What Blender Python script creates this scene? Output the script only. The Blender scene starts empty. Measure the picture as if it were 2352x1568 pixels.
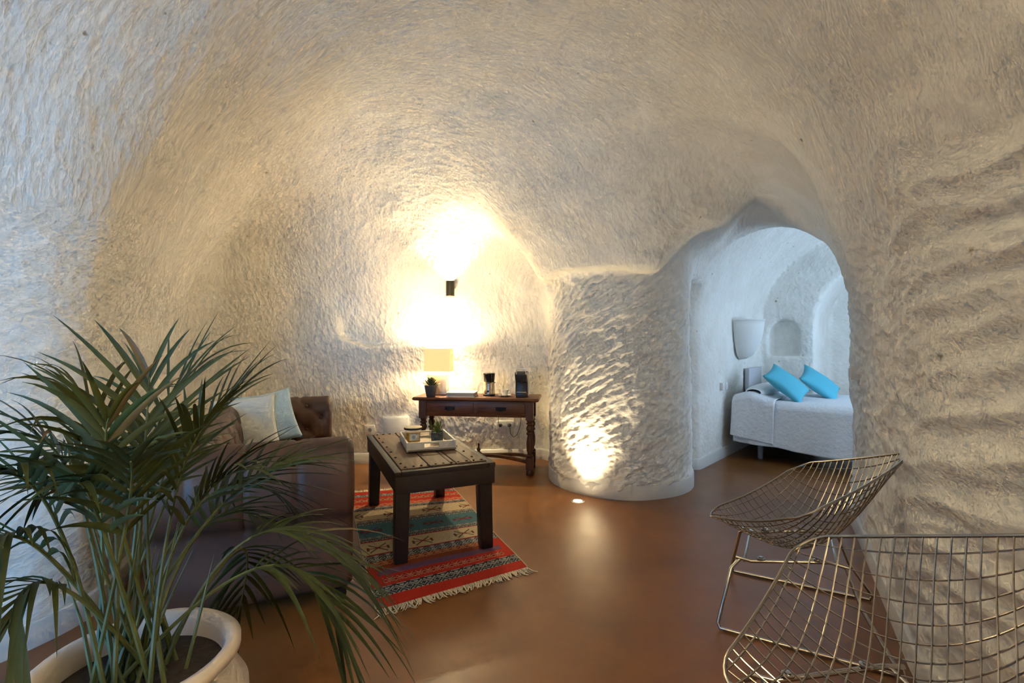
import bpy, bmesh, math, random
import numpy as np
from mathutils import Vector, Matrix, Euler

scene = bpy.context.scene
COL = scene.collection
random.seed(7)
RNG = np.random.default_rng(7)
PI = math.pi

# ------------------------------------------------------------------ camera
cam_d = bpy.data.cameras.new('camera')
cam = bpy.data.objects.new('camera', cam_d)
COL.objects.link(cam)
cam.location = (0, 0, 1.3)
cam.rotation_euler = (PI / 2, 0, 0)
cam_d.sensor_width = 36
cam_d.lens = 36 * 1120 / 2352
cam_d.clip_start = 0.02
scene.camera = cam
vs = scene.view_settings
vs.view_transform = 'Standard'
vs.look = 'None'
vs.gamma = 1
vs.use_curve_mapping = False
vs.exposure = 2.25
cy = scene.cycles
cy.max_bounces = 6
cy.diffuse_bounces = 4
cy.glossy_bounces = 3
cy.transmission_bounces = 4
cy.transparent_max_bounces = 6
cy.caustics_reflective = False
cy.caustics_refractive = False
cy.use_adaptive_sampling = True
cy.adaptive_threshold = 0.08
cy.adaptive_min_samples = 12

# ------------------------------------------------------------------ world and daylight
w = bpy.data.worlds.new('sky')
scene.world = w
w.use_nodes = True
bg = w.node_tree.nodes['Background']
bg.inputs[0].default_value = (0.36, 0.62, 1.0, 1)
bg.inputs[1].default_value = 0.3


def light(name, kind, loc, color, energy, rot=None, aim=None, **kw):
    d = bpy.data.lights.new(name, kind)
    o = bpy.data.objects.new(name, d)
    COL.objects.link(o)
    o.location = loc
    if aim is not None:
        v = Vector(aim) - Vector(loc)
        o.rotation_euler = v.to_track_quat('-Z', 'Y').to_euler()
    if rot is not None:
        o.rotation_euler = rot
    d.color = color
    d.energy = energy
    for k, v in kw.items():
        setattr(d, k, v)
    return o


WARM = (1.0, 0.76, 0.42)
# passage frame: origin in the doorway, U into the bedroom, N towards the pillar
O2 = np.array([2.2, 4.25]); U2 = np.array([0.67, 0.742]); N2 = np.array([-0.742, 0.67])


def bp(s, v, z=0.0):
    p = O2 + U2 * s + N2 * v
    return Vector((p[0], p[1], z))


# added area lights in two unseen openings, behind the camera and in the bedroom
light('added_front_daylight', 'AREA', (-1.87, -0.62, 1.10), (0.16, 0.50, 1.0), 6.6, aim=(-1.87, 1.0, 1.10),
      shape='RECTANGLE', size=0.9, size_y=1.9, spread=math.radians(110))
p = bp(1.55, -2.55, 1.5)
light('added_bedroom_daylight', 'AREA', p, (0.52, 0.73, 1.0), 12.2, aim=tuple(bp(1.55, 0, 1.3)),
      shape='RECTANGLE', size=1.4, size_y=1.3)

# ------------------------------------------------------------------ materials


def nd(nt, typ, **kw):
    n = nt.nodes.new(typ)
    for k, v in kw.items():
        if k.startswith('i_'):
            key = k[2:]
            n.inputs[int(key) if key.isdigit() else key.replace('_', ' ')].default_value = v
        else:
            setattr(n, k, v)
    return n


MATS = {}


def mat(name, color, rough=0.5, metal=0.0, var=0.0, vscale=6.0, bump=0.0, bscale=40.0, color2=None,
        stretch=(1, 1, 1), trans=0.0, emit=None, estr=0.0, sub=0.0, coat=0.0, spec=None, ior=None):
    if name in MATS:
        return MATS[name]
    m = bpy.data.materials.new(name)
    m.use_nodes = True
    nt = m.node_tree
    b = nt.nodes['Principled BSDF']
    b.inputs['Base Color'].default_value = (*color, 1)
    b.inputs['Roughness'].default_value = rough
    b.inputs['Metallic'].default_value = metal
    b.inputs['Transmission Weight'].default_value = trans
    b.inputs['Coat Weight'].default_value = coat
    if spec is not None:
        b.inputs['Specular IOR Level'].default_value = spec
    if ior:
        b.inputs['IOR'].default_value = ior
    if emit:
        b.inputs['Emission Color'].default_value = (*emit, 1)
        b.inputs['Emission Strength'].default_value = estr
    if sub:
        b.inputs['Subsurface Weight'].default_value = sub
    tc = nd(nt, 'ShaderNodeTexCoord')
    mp = nd(nt, 'ShaderNodeMapping')
    mp.inputs['Scale'].default_value = stretch
    nt.links.new(tc.outputs['Object'], mp.inputs[0])
    if var > 0 or color2:
        n = nd(nt, 'ShaderNodeTexNoise', i_Scale=vscale, i_Detail=5.0, i_Roughness=0.6)
        nt.links.new(mp.outputs[0], n.inputs['Vector'])
        r = nd(nt, 'ShaderNodeValToRGB')
        c2 = color2 or tuple(c * (1 - var) for c in color)
        r.color_ramp.elements[0].position = 0.32
        r.color_ramp.elements[1].position = 0.68
        r.color_ramp.elements[0].color = (*c2, 1)
        r.color_ramp.elements[1].color = (*color, 1)
        nt.links.new(n.outputs[0], r.inputs[0])
        nt.links.new(r.outputs[0], b.inputs['Base Color'])
    if bump > 0:
        n2 = nd(nt, 'ShaderNodeTexNoise', i_Scale=bscale, i_Detail=4.0)
        nt.links.new(mp.outputs[0], n2.inputs['Vector'])
        bm_ = nd(nt, 'ShaderNodeBump', i_Strength=bump, i_Distance=0.01)
        nt.links.new(n2.outputs[0], bm_.inputs['Height'])
        nt.links.new(bm_.outputs[0], b.inputs['Normal'])
    MATS[name] = m
    return m


def limewash():
    m = bpy.data.materials.new('limewash')
    m.use_nodes = True
    nt = m.node_tree
    b = nt.nodes['Principled BSDF']
    b.inputs['Roughness'].default_value = 0.8
    b.inputs['Specular IOR Level'].default_value = 0.2
    ac = nd(nt, 'ShaderNodeAttribute', attribute_name='paint')
    nt.links.new(ac.outputs['Color'], b.inputs['Base Color'])
    at_ = nd(nt, 'ShaderNodeAttribute', attribute_name='stroke')
    v1 = nd(nt, 'ShaderNodeTexVoronoi', i_Scale=1.0)
    nt.links.new(at_.outputs['Vector'], v1.inputs['Vector'])
    n2 = nd(nt, 'ShaderNodeTexNoise', i_Scale=1.5, i_Detail=2.0, i_Roughness=0.6)
    nt.links.new(at_.outputs['Vector'], n2.inputs['Vector'])
    ad = nd(nt, 'ShaderNodeMath', operation='MULTIPLY_ADD')
    ad.inputs[1].default_value = 0.9
    nt.links.new(n2.outputs[0], ad.inputs[0])
    nt.links.new(v1.outputs['Distance'], ad.inputs[2])
    bu = nd(nt, 'ShaderNodeBump', i_Strength=0.42, i_Distance=0.010)
    nt.links.new(ad.outputs[0], bu.inputs['Height'])
    nt.links.new(bu.outputs[0], b.inputs['Normal'])
    return m


LIME = limewash()

# ------------------------------------------------------------------ cave shell as a signed field
VX = 0.045
X0, X1, Y0, Y1, Z0, Z1 = -3.75, 6.6, -1.5, 8.2, -0.16, 3.6
gx = np.arange(X0, X1, VX, dtype=np.float32)
gy = np.arange(Y0, Y1, VX, dtype=np.float32)
gz = np.arange(Z0, Z1, VX, dtype=np.float32)
GX, GY = np.meshgrid(gx, gy, indexing='ij')


def poly_sdf(P, X, Y):
    d = np.full(X.shape, 1e9, np.float32)
    s = np.ones(X.shape, np.float32)
    n = len(P)
    for i in range(n):
        ax, ay = P[i]
        bx_, by_ = P[(i + 1) % n]
        ex, ey = bx_ - ax, by_ - ay
        wx, wy = X - ax, Y - ay
        t = np.clip((wx * ex + wy * ey) / (ex * ex + ey * ey), 0, 1)
        d = np.minimum(d, (wx - ex * t) ** 2 + (wy - ey * t) ** 2)
        c = ((ay <= Y) & (Y < by_) & (ex * wy - ey * wx > 0)) | ((ay > Y) & (Y >= by_) & (ex * wy - ey * wx < 0))
        s = np.where(c, -s, s)
    return s * np.sqrt(d)


def blur(a, r, it=3):
    k = 2 * r + 1
    for _ in range(it):
        for ax in (0, 1):
            pad = [(0, 0), (0, 0)]
            pad[ax] = (r + 1, r)
            c = np.cumsum(np.pad(a, pad, mode='edge'), axis=ax, dtype=np.float64)
            if ax == 0:
                a = ((c[k:] - c[:-k]) / k).astype(np.float32)
            else:
                a = ((c[:, k:] - c[:, :-k]) / k).astype(np.float32)
    return a


def sstep(a, b, x):
    t = np.clip((x - a) / (b - a), 0, 1)
    return t * t * (3 - 2 * t)


def smin(a, b, k):
    h = np.clip(0.5 + 0.5 * (b - a) / k, 0, 1)
    return b + (a - b) * h - k * h * (1 - h)


PILLAR = (1.03, 4.66)
dp = np.hypot(GX - PILLAR[0], GY - PILLAR[1])
boxq = poly_sdf([(0.52, 4.8), (1.60, 4.8), (1.75, 5.05), (1.75, 6.5), (0.52, 6.5)], GX, GY)


def pillar_solid(r):
    return smin(dp - r, boxq - (r - 0.66), 0.12)


MAIN = [(-1.3, -1.1), (-1.35, -0.35), (-2.4, -0.35), (-2.50, 1.15), (-2.22, 1.72), (-2.03, 2.10), (-1.99, 2.32), (-2.09, 2.62), (-2.92, 4.35), (-3.06, 4.55), (-2.98, 4.90),
        (-2.4, 5.12), (-1.6, 5.2), (-0.6, 5.36), (0.40, 5.42), (0.46, 5.1), (1.0, 5.0), (1.78, 4.80),
        (2.72, 4.02), (2.62, 3.82), (2.24, 3.10), (1.56, 1.86), (1.42, 1.2), (1.40, 0.5), (1.3, -1.1)]
dm = poly_sdf(MAIN, GX, GY)
dm = np.maximum(blur(dm, 1, 2), -pillar_solid(0.72))
t = -dm
tb = blur(t, 7, 3)
m_ = sstep(0.25, 0.9, t)
t = t * (1 - m_) + tb * m_
GZ = gz[None, None, :]


def vault(t2, z0, hc, R, zz):
    a = np.maximum(R - t2, 0)[:, :, None] / R
    b = np.maximum(zz - z0, 0) / (hc - z0)
    return ((np.sqrt(a * a + b * b) - 1) * R).astype(np.float32)


bk = sstep(3.3, 5.0, GY) * (1 - sstep(0.2, 1.2, GX))
RM = 1.75 + 0.95 * bk
ZM = (1.35 + 0.17 * bk)[:, :, None]
F = (vault(t / RM, ZM, 3.15, 1.0, GZ) * RM[:, :, None]).astype(np.float32)
# recess cut around the pillar up to the lip
d66 = pillar_solid(0.66)
fp = np.maximum(np.maximum(-d66, dp - 0.95), np.maximum(GY - 4.95, 0.1 - GX))[:, :, None]
fp = np.maximum(fp, GZ - 1.87)
F = smin(F, fp, 0.05)
# doorway tunnel
S = (GX - O2[0]) * U2[0] + (GY - O2[1]) * U2[1]
V = (GX - O2[0]) * N2[0] + (GY - O2[1]) * N2[1]
ft = vault(0.62 - np.abs(V + 0.0), 1.62, 2.30, 0.62, GZ)
ft = np.maximum(ft, np.maximum(np.maximum(S - 0.28, -0.95 - S), -d66)[:, :, None])
F = smin(F, ft, 0.06)
# bedroom
fb = vault(1.62 - np.abs(V + 0.92), 1.55, 2.75, 1.62, GZ)
sfar = 2.42
fb = np.maximum(fb, np.maximum(S - sfar, 0.17 - S)[:, :, None])
F = smin(F, fb, 0.03)
# alcove beyond the bed, arched niche in the bedroom end wall, oval scoop in the back wall
fa = vault(1.0 - np.abs(V + 0.95), 1.5, 2.35, 1.0, GZ)
fa = np.maximum(fa, np.maximum(S - 3.3, 2.0 - S)[:, :, None])
F = smin(F, fa, 0.05)
fn = vault(0.19 - np.abs(V - 0.40), 1.36, 1.58, 0.19, GZ)
fn = np.maximum(fn, np.maximum(np.maximum(S - sfar - 0.14, 2.2 - S)[:, :, None], 1.12 - GZ))
F = smin(F, fn, 0.02)
zb_ = (1.235 + 0.10 * ((GX + 1.43) / 0.37) ** 2)[:, :, None]
fe = np.maximum(GY[:, :, None] - (5.215 + 0.13 * np.clip((1.56 - GZ) / 0.33, 0, 1)), np.maximum(zb_ - GZ, GZ - 1.56))
fe = np.maximum(fe, np.maximum(np.abs(GX + 1.43) - 0.40, 4.9 - GY)[:, :, None])
F = smin(F, fe.astype(np.float32), 0.025)
# added unseen openings for daylight: behind the camera and in the bedroom
fd = np.maximum(np.maximum(np.abs(GX + 1.87) - 0.47, GY + 0.15)[:, :, None], GZ - 2.12)
F = np.minimum(F, fd)
fw = np.maximum(np.maximum(np.abs(S - 1.55) - 0.72, V + 2.0)[:, :, None], np.abs(GZ - 1.5) - 0.67)
F = np.minimum(F, fw).astype(np.float32)


def surface_nets(F, org, h):
    s = F < 0
    nx, ny, nz = F.shape
    cnt = np.zeros((nx - 1, ny - 1, nz - 1), np.int8)
    for i in (0, 1):
        for j in (0, 1):
            for k in (0, 1):
                cnt += s[i:nx - 1 + i, j:ny - 1 + j, k:nz - 1 + k]
    act = (cnt > 0) & (cnt < 8)
    ci = np.argwhere(act)
    idx = np.full(act.shape, -1, np.int32)
    idx[act] = np.arange(len(ci))
    c8 = {}
    for i in (0, 1):
        for j in (0, 1):
            for k in (0, 1):
                c8[i, j, k] = F[ci[:, 0] + i, ci[:, 1] + j, ci[:, 2] + k]
    acc = np.zeros((len(ci), 3)); num = np.zeros(len(ci))
    for ax in range(3):
        for a in (0, 1):
            for b in (0, 1):
                k0 = [0, 0, 0]; k1 = [0, 0, 0]
                o = [q for q in range(3) if q != ax]
                k0[o[0]] = k1[o[0]] = a; k0[o[1]] = k1[o[1]] = b
                k1[ax] = 1
                f0 = c8[tuple(k0)]; f1 = c8[tuple(k1)]
                x = (f0 < 0) != (f1 < 0)
                tt = np.where(x, f0 / np.where(x, f0 - f1, 1), 0)
                p = np.array(k0, float)[None, :].repeat(len(ci), 0)
                p[:, ax] += tt
                acc += p * x[:, None]; num += x
    verts = (ci + acc / num[:, None]) * h + np.array(org)
    faces = []
    for ax in range(3):
        o = [(1, 2), (2, 0), (0, 1)][ax]
        sl0 = [slice(None)] * 3; sl1 = [slice(None)] * 3
        sl0[ax] = slice(0, -1); sl1[ax] = slice(1, None)
        a = s[tuple(sl0)]; b = s[tuple(sl1)]
        e = np.argwhere(a != b)
        ok = (e[:, o[0]] > 0) & (e[:, o[1]] > 0)
        for q in o:
            ok &= e[:, q] < act.shape[q]
        ok &= e[:, ax] < act.shape[ax]
        e = e[ok]
        flip = a[tuple(e.T)]
        q = []
        for (i, j) in ((-1, -1), (0, -1), (0, 0), (-1, 0)):
            c = e.copy(); c[:, o[0]] += i; c[:, o[1]] += j
            q.append(idx[tuple(c.T)])
        q = np.stack(q, 1)
        q = np.where(flip[:, None], q[:, ::-1], q)
        faces.append(q)
    faces = np.concatenate(faces)
    faces = faces[(faces >= 0).all(1)]
    return verts, faces


SV, SF = surface_nets(F, (X0, Y0, Z0), VX)


def np_mesh(name, V_, Fq):
    me = bpy.data.meshes.new(name)
    me.vertices.add(len(V_))
    me.vertices.foreach_set('co', np.asarray(V_, np.float32).ravel())
    n = len(Fq); k = Fq.shape[1]
    me.loops.add(n * k)
    me.loops.foreach_set('vertex_index', Fq.astype(np.int32).ravel())
    me.polygons.add(n)
    me.polygons.foreach_set('loop_start', np.arange(0, n * k, k, dtype=np.int32))
    me.polygons.foreach_set('loop_total', np.full(n, k, np.int32))
    me.update(calc_edges=True)
    me.validate()
    return me


tmp_me = np_mesh('shell_tmp', SV, SF)
tmp = bpy.data.objects.new('shell_tmp', tmp_me)
COL.objects.link(tmp)
md = tmp.modifiers.new('s', 'SUBSURF')
md.levels = md.render_levels = 2
ev = tmp.evaluated_get(bpy.context.evaluated_depsgraph_get())
fine = bpy.data.meshes.new_from_object(ev)
bpy.data.objects.remove(tmp)
bpy.data.meshes.remove(tmp_me)
nv = len(fine.vertices)
P = np.empty(nv * 3, np.float32); fine.vertices.foreach_get('co', P); P = P.reshape(-1, 3)
Nn = np.empty(nv * 3, np.float32); fine.vertex_normals.foreach_get('vector', Nn); Nn = Nn.reshape(-1, 3)
nl = len(fine.loops)
Q = np.empty(nl, np.int32); fine.loops.foreach_get('vertex_index', Q); Q = Q.reshape(-1, 4)


def hash3(i, j, k, seed):
    h = (i.astype(np.uint32) * np.uint32(374761393) + j.astype(np.uint32) * np.uint32(668265263)
         + k.astype(np.uint32) * np.uint32(2147483647) + np.uint32(seed * 974711 + 12345))
    h = (h ^ (h >> np.uint32(13))) * np.uint32(1274126177)
    h = (h ^ (h >> np.uint32(16))) * np.uint32(2246822519)
    h = h ^ (h >> np.uint32(15))
    return h


def vnoise(q, seed=0):
    f = np.floor(q); i = f.astype(np.int64); t = (q - f); t = t * t * (3 - 2 * t)
    out = 0
    for a in (0, 1):
        for b in (0, 1):
            for c in (0, 1):
                h = hash3(i[:, 0] + a, i[:, 1] + b, i[:, 2] + c, seed).astype(np.float32) / 4294967296.0
                wgt = (t[:, 0] if a else 1 - t[:, 0]) * (t[:, 1] if b else 1 - t[:, 1]) * (t[:, 2] if c else 1 - t[:, 2])
                out = out + h * wgt
    return out * 2 - 1


def worley(q, seed=0):
    f = np.floor(q); i = f.astype(np.int64); fr = (q - f).astype(np.float32)
    d1 = np.full(len(q), 9.0, np.float32)
    for a in (-1, 0, 1):
        for b in (-1, 0, 1):
            for c in (-1, 0, 1):
                h = hash3(i[:, 0] + a, i[:, 1] + b, i[:, 2] + c, seed)
                jx = (h & np.uint32(1023)).astype(np.float32) / 1023
                jy = ((h >> np.uint32(10)) & np.uint32(1023)).astype(np.float32) / 1023
                jz = ((h >> np.uint32(20)) & np.uint32(1023)).astype(np.float32) / 1023
                d = (a + jx - fr[:, 0]) ** 2 + (b + jy - fr[:, 1]) ** 2 + (c + jz - fr[:, 2]) ** 2
                d1 = np.minimum(d1, d)
    return np.sqrt(d1)


px, py, pz = P[:, 0], P[:, 1], P[:, 2]
ps = (px - O2[0]) * U2[0] + (py - O2[1]) * U2[1]
pv = (px - O2[0]) * N2[0] + (py - O2[1]) * N2[1]
bed_m = sstep(0.22, 0.40, ps)
dpp = np.hypot(px - PILLAR[0], py - PILLAR[1])
pil_m = (1 - sstep(0.72, 0.84, dpp)) * (1 - sstep(1.80, 1.92, pz)) * (1 - bed_m)
ceil_m = sstep(0.15, 0.55, -Nn[:, 2])
right_m = sstep(0.2, 0.6, px - 0.45 * py) * (1 - pil_m) * (1 - bed_m) * (1 - ceil_m)
left_m = (1 - sstep(-1.15, -0.8, px + 0.46 * py)) * (1 - sstep(4.25, 4.5, py)) * (1 - ceil_m)
back_m = np.clip(1 - ceil_m - right_m - left_m - pil_m - bed_m, 0, 1)
wx = vnoise(P * 2.2, 1) ; wy = vnoise(P * 2.2 + 31, 2)
H = np.zeros(nv, np.float32)
# broad undulation everywhere
H += 0.030 * vnoise(P * 1.6, 3) + 0.014 * vnoise(P * 4.5, 4)
H -= bed_m * 0.7 * (0.030 * vnoise(P * 1.6, 3) + 0.014 * vnoise(P * 4.5, 4))


def apply(mask, fn_, amp):
    k = np.nonzero(mask > 0.02)[0]
    if len(k):
        H[k] += (amp[k] if isinstance(amp, np.ndarray) else amp) * mask[k] * fn_(k)


# ceiling: adze strokes in arcs round the alcove
def f_ceil(k):
    r = np.hypot(px[k] + 0.4, py[k] - 5.6)
    th = np.arctan2(py[k] - 5.6, px[k] + 0.4)
    near = 1 + 0.5 * sstep(3.0, 1.0, py[k])
    q = np.stack([r / 0.058 + 1.2 * wx[k], th * 2.6 / 0.15 + wy[k], pz[k] / 0.12], 1)
    return worley(q, 11) - 0.5


apply(ceil_m * (1 - bed_m), f_ceil, 0.008)


def f_back(k):
    q = np.stack([px[k] / 0.046 + 0.9 * wx[k] + 0.4 * pz[k] / 0.1, py[k] / 0.08, pz[k] / 0.095 + wy[k]], 1)
    return worley(q, 12) - 0.5


apply(back_m, f_back, 0.008)


def f_left(k):
    a = px[k] * -0.42 + py[k] * 0.9
    q = np.stack([a / 0.12 + wx[k] - pz[k] * 3, px[k] / 0.12, pz[k] / 0.07 + wy[k]], 1)
    return worley(q, 13) - 0.5


apply(left_m, f_left, 0.013)


def f_right(k):
    a = px[k] * 0.49 + py[k] * 0.87
    z = pz[k] + 0.22 * np.clip(3.0 - a, 0, 3) * -0.55 + 0.10 * wx[k]
    fine_ = sstep(1.6, 3.6, a)
    q1 = np.stack([a / 0.55 + 0.5 * wy[k], px[k] * 0.5, z / 0.095], 1)
    q2 = np.stack([a / 0.14, px[k] / 0.2, z / 0.06 + wy[k]], 1)
    return (worley(q1, 14) - 0.5) * (1 - 0.75 * fine_) * 1.25 + (worley(q2, 15) - 0.5) * (0.30 + 0.45 * fine_)


apply(right_m, f_right, 0.044)


def f_pil(k):
    th = np.arctan2(py[k] - PILLAR[1], px[k] - PILLAR[0])
    z = pz[k] - 0.35 * (th + PI / 2) * (th < 0.5) + 0.05 * wx[k]
    q = np.stack([th * 0.68 / 0.10 + wy[k], dpp[k] / 0.3, z / 0.047], 1)
    q2 = np.stack([th * 0.68 / 0.05, dpp[k] / 0.1, z / 0.045], 1)
    return (worley(q, 16) - 0.5) + 0.35 * (worley(q2, 17) - 0.5)


apply(pil_m, f_pil, 0.026)
apply(bed_m, lambda k: worley(P[k] / 0.06, 18) - 0.5, 0.006)
keep = sstep(0.0, 0.09, pz)          # leave the foot straight behind the skirting
H *= 0.25 + 0.75 * keep
P2 = P + Nn * H[:, None]
fine.vertices.foreach_set('co', P2.ravel())
fine.update()
N3 = np.empty(nv * 3, np.float32); fine.vertex_normals.foreach_get('vector', N3); N3 = N3.reshape(-1, 3)

# split the shell into named pieces of the setting
C4 = P[Q].mean(1)
cs = (C4[:, 0] - O2[0]) * U2[0] + (C4[:, 1] - O2[1]) * U2[1]
cv = (C4[:, 0] - O2[0]) * N2[0] + (C4[:, 1] - O2[1]) * N2[1]
nz4 = Nn[Q].mean(1)[:, 2]
lab = np.zeros(len(Q), int)                              # 0 back wall
right = (C4[:, 0] - 0.45 * C4[:, 1]) > 0.5
left = ((C4[:, 0] + 0.46 * C4[:, 1]) < -0.86) & (C4[:, 1] < 4.40)
dpc = np.hypot(C4[:, 0] - PILLAR[0], C4[:, 1] - PILLAR[1])
lab[left] = 1
lab[right] = 2
lab[C4[:, 1] < -0.15] = 6
lab[C4[:, 2] > 1.97 + 0.22 * vnoise(C4 * 1.8, 31) + 0.12 * vnoise(C4 * 9, 32)] = 4
lab[(dpc < 0.80) & (C4[:, 2] < 1.89)] = 3
lab[(cs > 0.22)] = 5
lab[(cs > 0.22) & (C4[:, 2] > 1.75)] = 7
NAMES = {0: 'wall_back', 1: 'wall_left', 2: 'wall_right', 3: 'wall_pillar', 4: 'ceiling', 5: 'wall_bedroom',
         6: 'wall_front', 7: 'ceiling_bedroom'}
LBL = {0: 'white chiselled plaster wall of the rear alcove behind the console',
       1: 'white limewashed cave wall on the left behind the sofa',
       2: 'rough ridged white cave wall beside the wire chairs',
       3: 'rounded white chiselled pillar between alcove and bedroom doorway',
       4: 'white vaulted cave ceiling with adze strokes', 5: 'pale blue lit bedroom wall beyond the arch',
       6: 'white wall round the added opening behind the viewer', 7: 'white barrel vault over the bedroom'}
SHELL = {}
# limewash tint with sparse chipped spots, and the run of the small adze strokes on each piece
tint = 0.5 + 0.5 * vnoise(P * 7, 21) + 0.25 * vnoise(P * 19, 22)
chip = (worley(P * 5.2, 23) + 0.05 * vnoise(P * 40, 24)) < 0.038
lo_, hi_ = np.array([0.74, 0.71, 0.65]), np.array([0.82, 0.80, 0.75])
paint = lo_ + (hi_ - lo_) * np.clip(tint, 0, 1)[:, None]
paint[chip] = (0.34, 0.29, 0.22)
wob = np.stack([vnoise(P * 3, 25), vnoise(P * 3 + 17, 26), vnoise(P * 3 + 41, 27)], 1) * 0.035
Pw = P + wob


def strokes(k, q):
    x, y, z = q[:, 0], q[:, 1], q[:, 2]
    if k == 4:
        return np.stack([np.hypot(x + 0.4, y - 5.6) * 36, np.arctan2(y - 5.6, x + 0.4) * 50, z * 14], 1)
    if k == 0:
        return np.stack([x * 36 + z * 6, y * 26, z * 22], 1)
    if k == 1:
        a_ = -0.42 * x + 0.9 * y
        return np.stack([a_ * 20 - z * 5, x * 18, z * 30], 1)
    if k == 2:
        a_ = 0.49 * x + 0.87 * y
        return np.stack([a_ * 20, x * 12, z * 30 - a_ * 6], 1)
    if k == 3:
        th_ = np.arctan2(y - PILLAR[1], x - PILLAR[0])
        return np.stack([th_ * 14, np.hypot(x - PILLAR[0], y - PILLAR[1]) * 8, z * 34 - th_ * 5], 1)
    return q * 26


for k, nm in NAMES.items():
    fk = Q[lab == k]
    if not len(fk):
        continue
    u, inv = np.unique(fk, return_inverse=True)
    me = np_mesh(nm, P2[u], inv.reshape(-1, 4))
    me.shade_smooth()
    me.normals_split_custom_set_from_vertices(N3[u].tolist())
    me.materials.append(LIME)
    at = me.attributes.new('stroke', 'FLOAT_VECTOR', 'POINT')
    at.data.foreach_set('vector', strokes(k, Pw[u]).astype(np.float32).ravel())
    at = me.attributes.new('paint', 'FLOAT_COLOR', 'POINT')
    at.data.foreach_set('color', np.concatenate([paint[u], np.ones((len(u), 1))], 1).astype(np.float32).ravel())
    o = bpy.data.objects.new(nm, me)
    COL.objects.link(o)
    o['kind'] = 'structure'
    o['label'] = LBL[k]
    SHELL[nm] = o
bpy.data.meshes.remove(fine)

# ------------------------------------------------------------------ helpers
def link(name, me, parent=None, material=None, loc=None, rot=None):
    o = bpy.data.objects.new(name, me)
    COL.objects.link(o)
    if material:
        me.materials.append(material)
    if parent:
        o.parent = parent
    if loc is not None:
        o.location = loc
    if rot is not None:
        o.rotation_euler = rot
    return o


def thing(name, label, cat, loc=(0, 0, 0), rz=0.0, group=None):
    o = bpy.data.objects.new(name, None)
    COL.objects.link(o)
    o.empty_display_size = 0.1
    o.location = loc
    o.rotation_euler = (0, 0, rz)
    return tag(o, label, cat, group)


def tag(o, label=None, cat=None, group=None, kind=None):
    if label: o['label'] = label
    if cat: o['category'] = cat
    if group: o['group'] = group
    if kind: o['kind'] = kind
    return o


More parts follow.
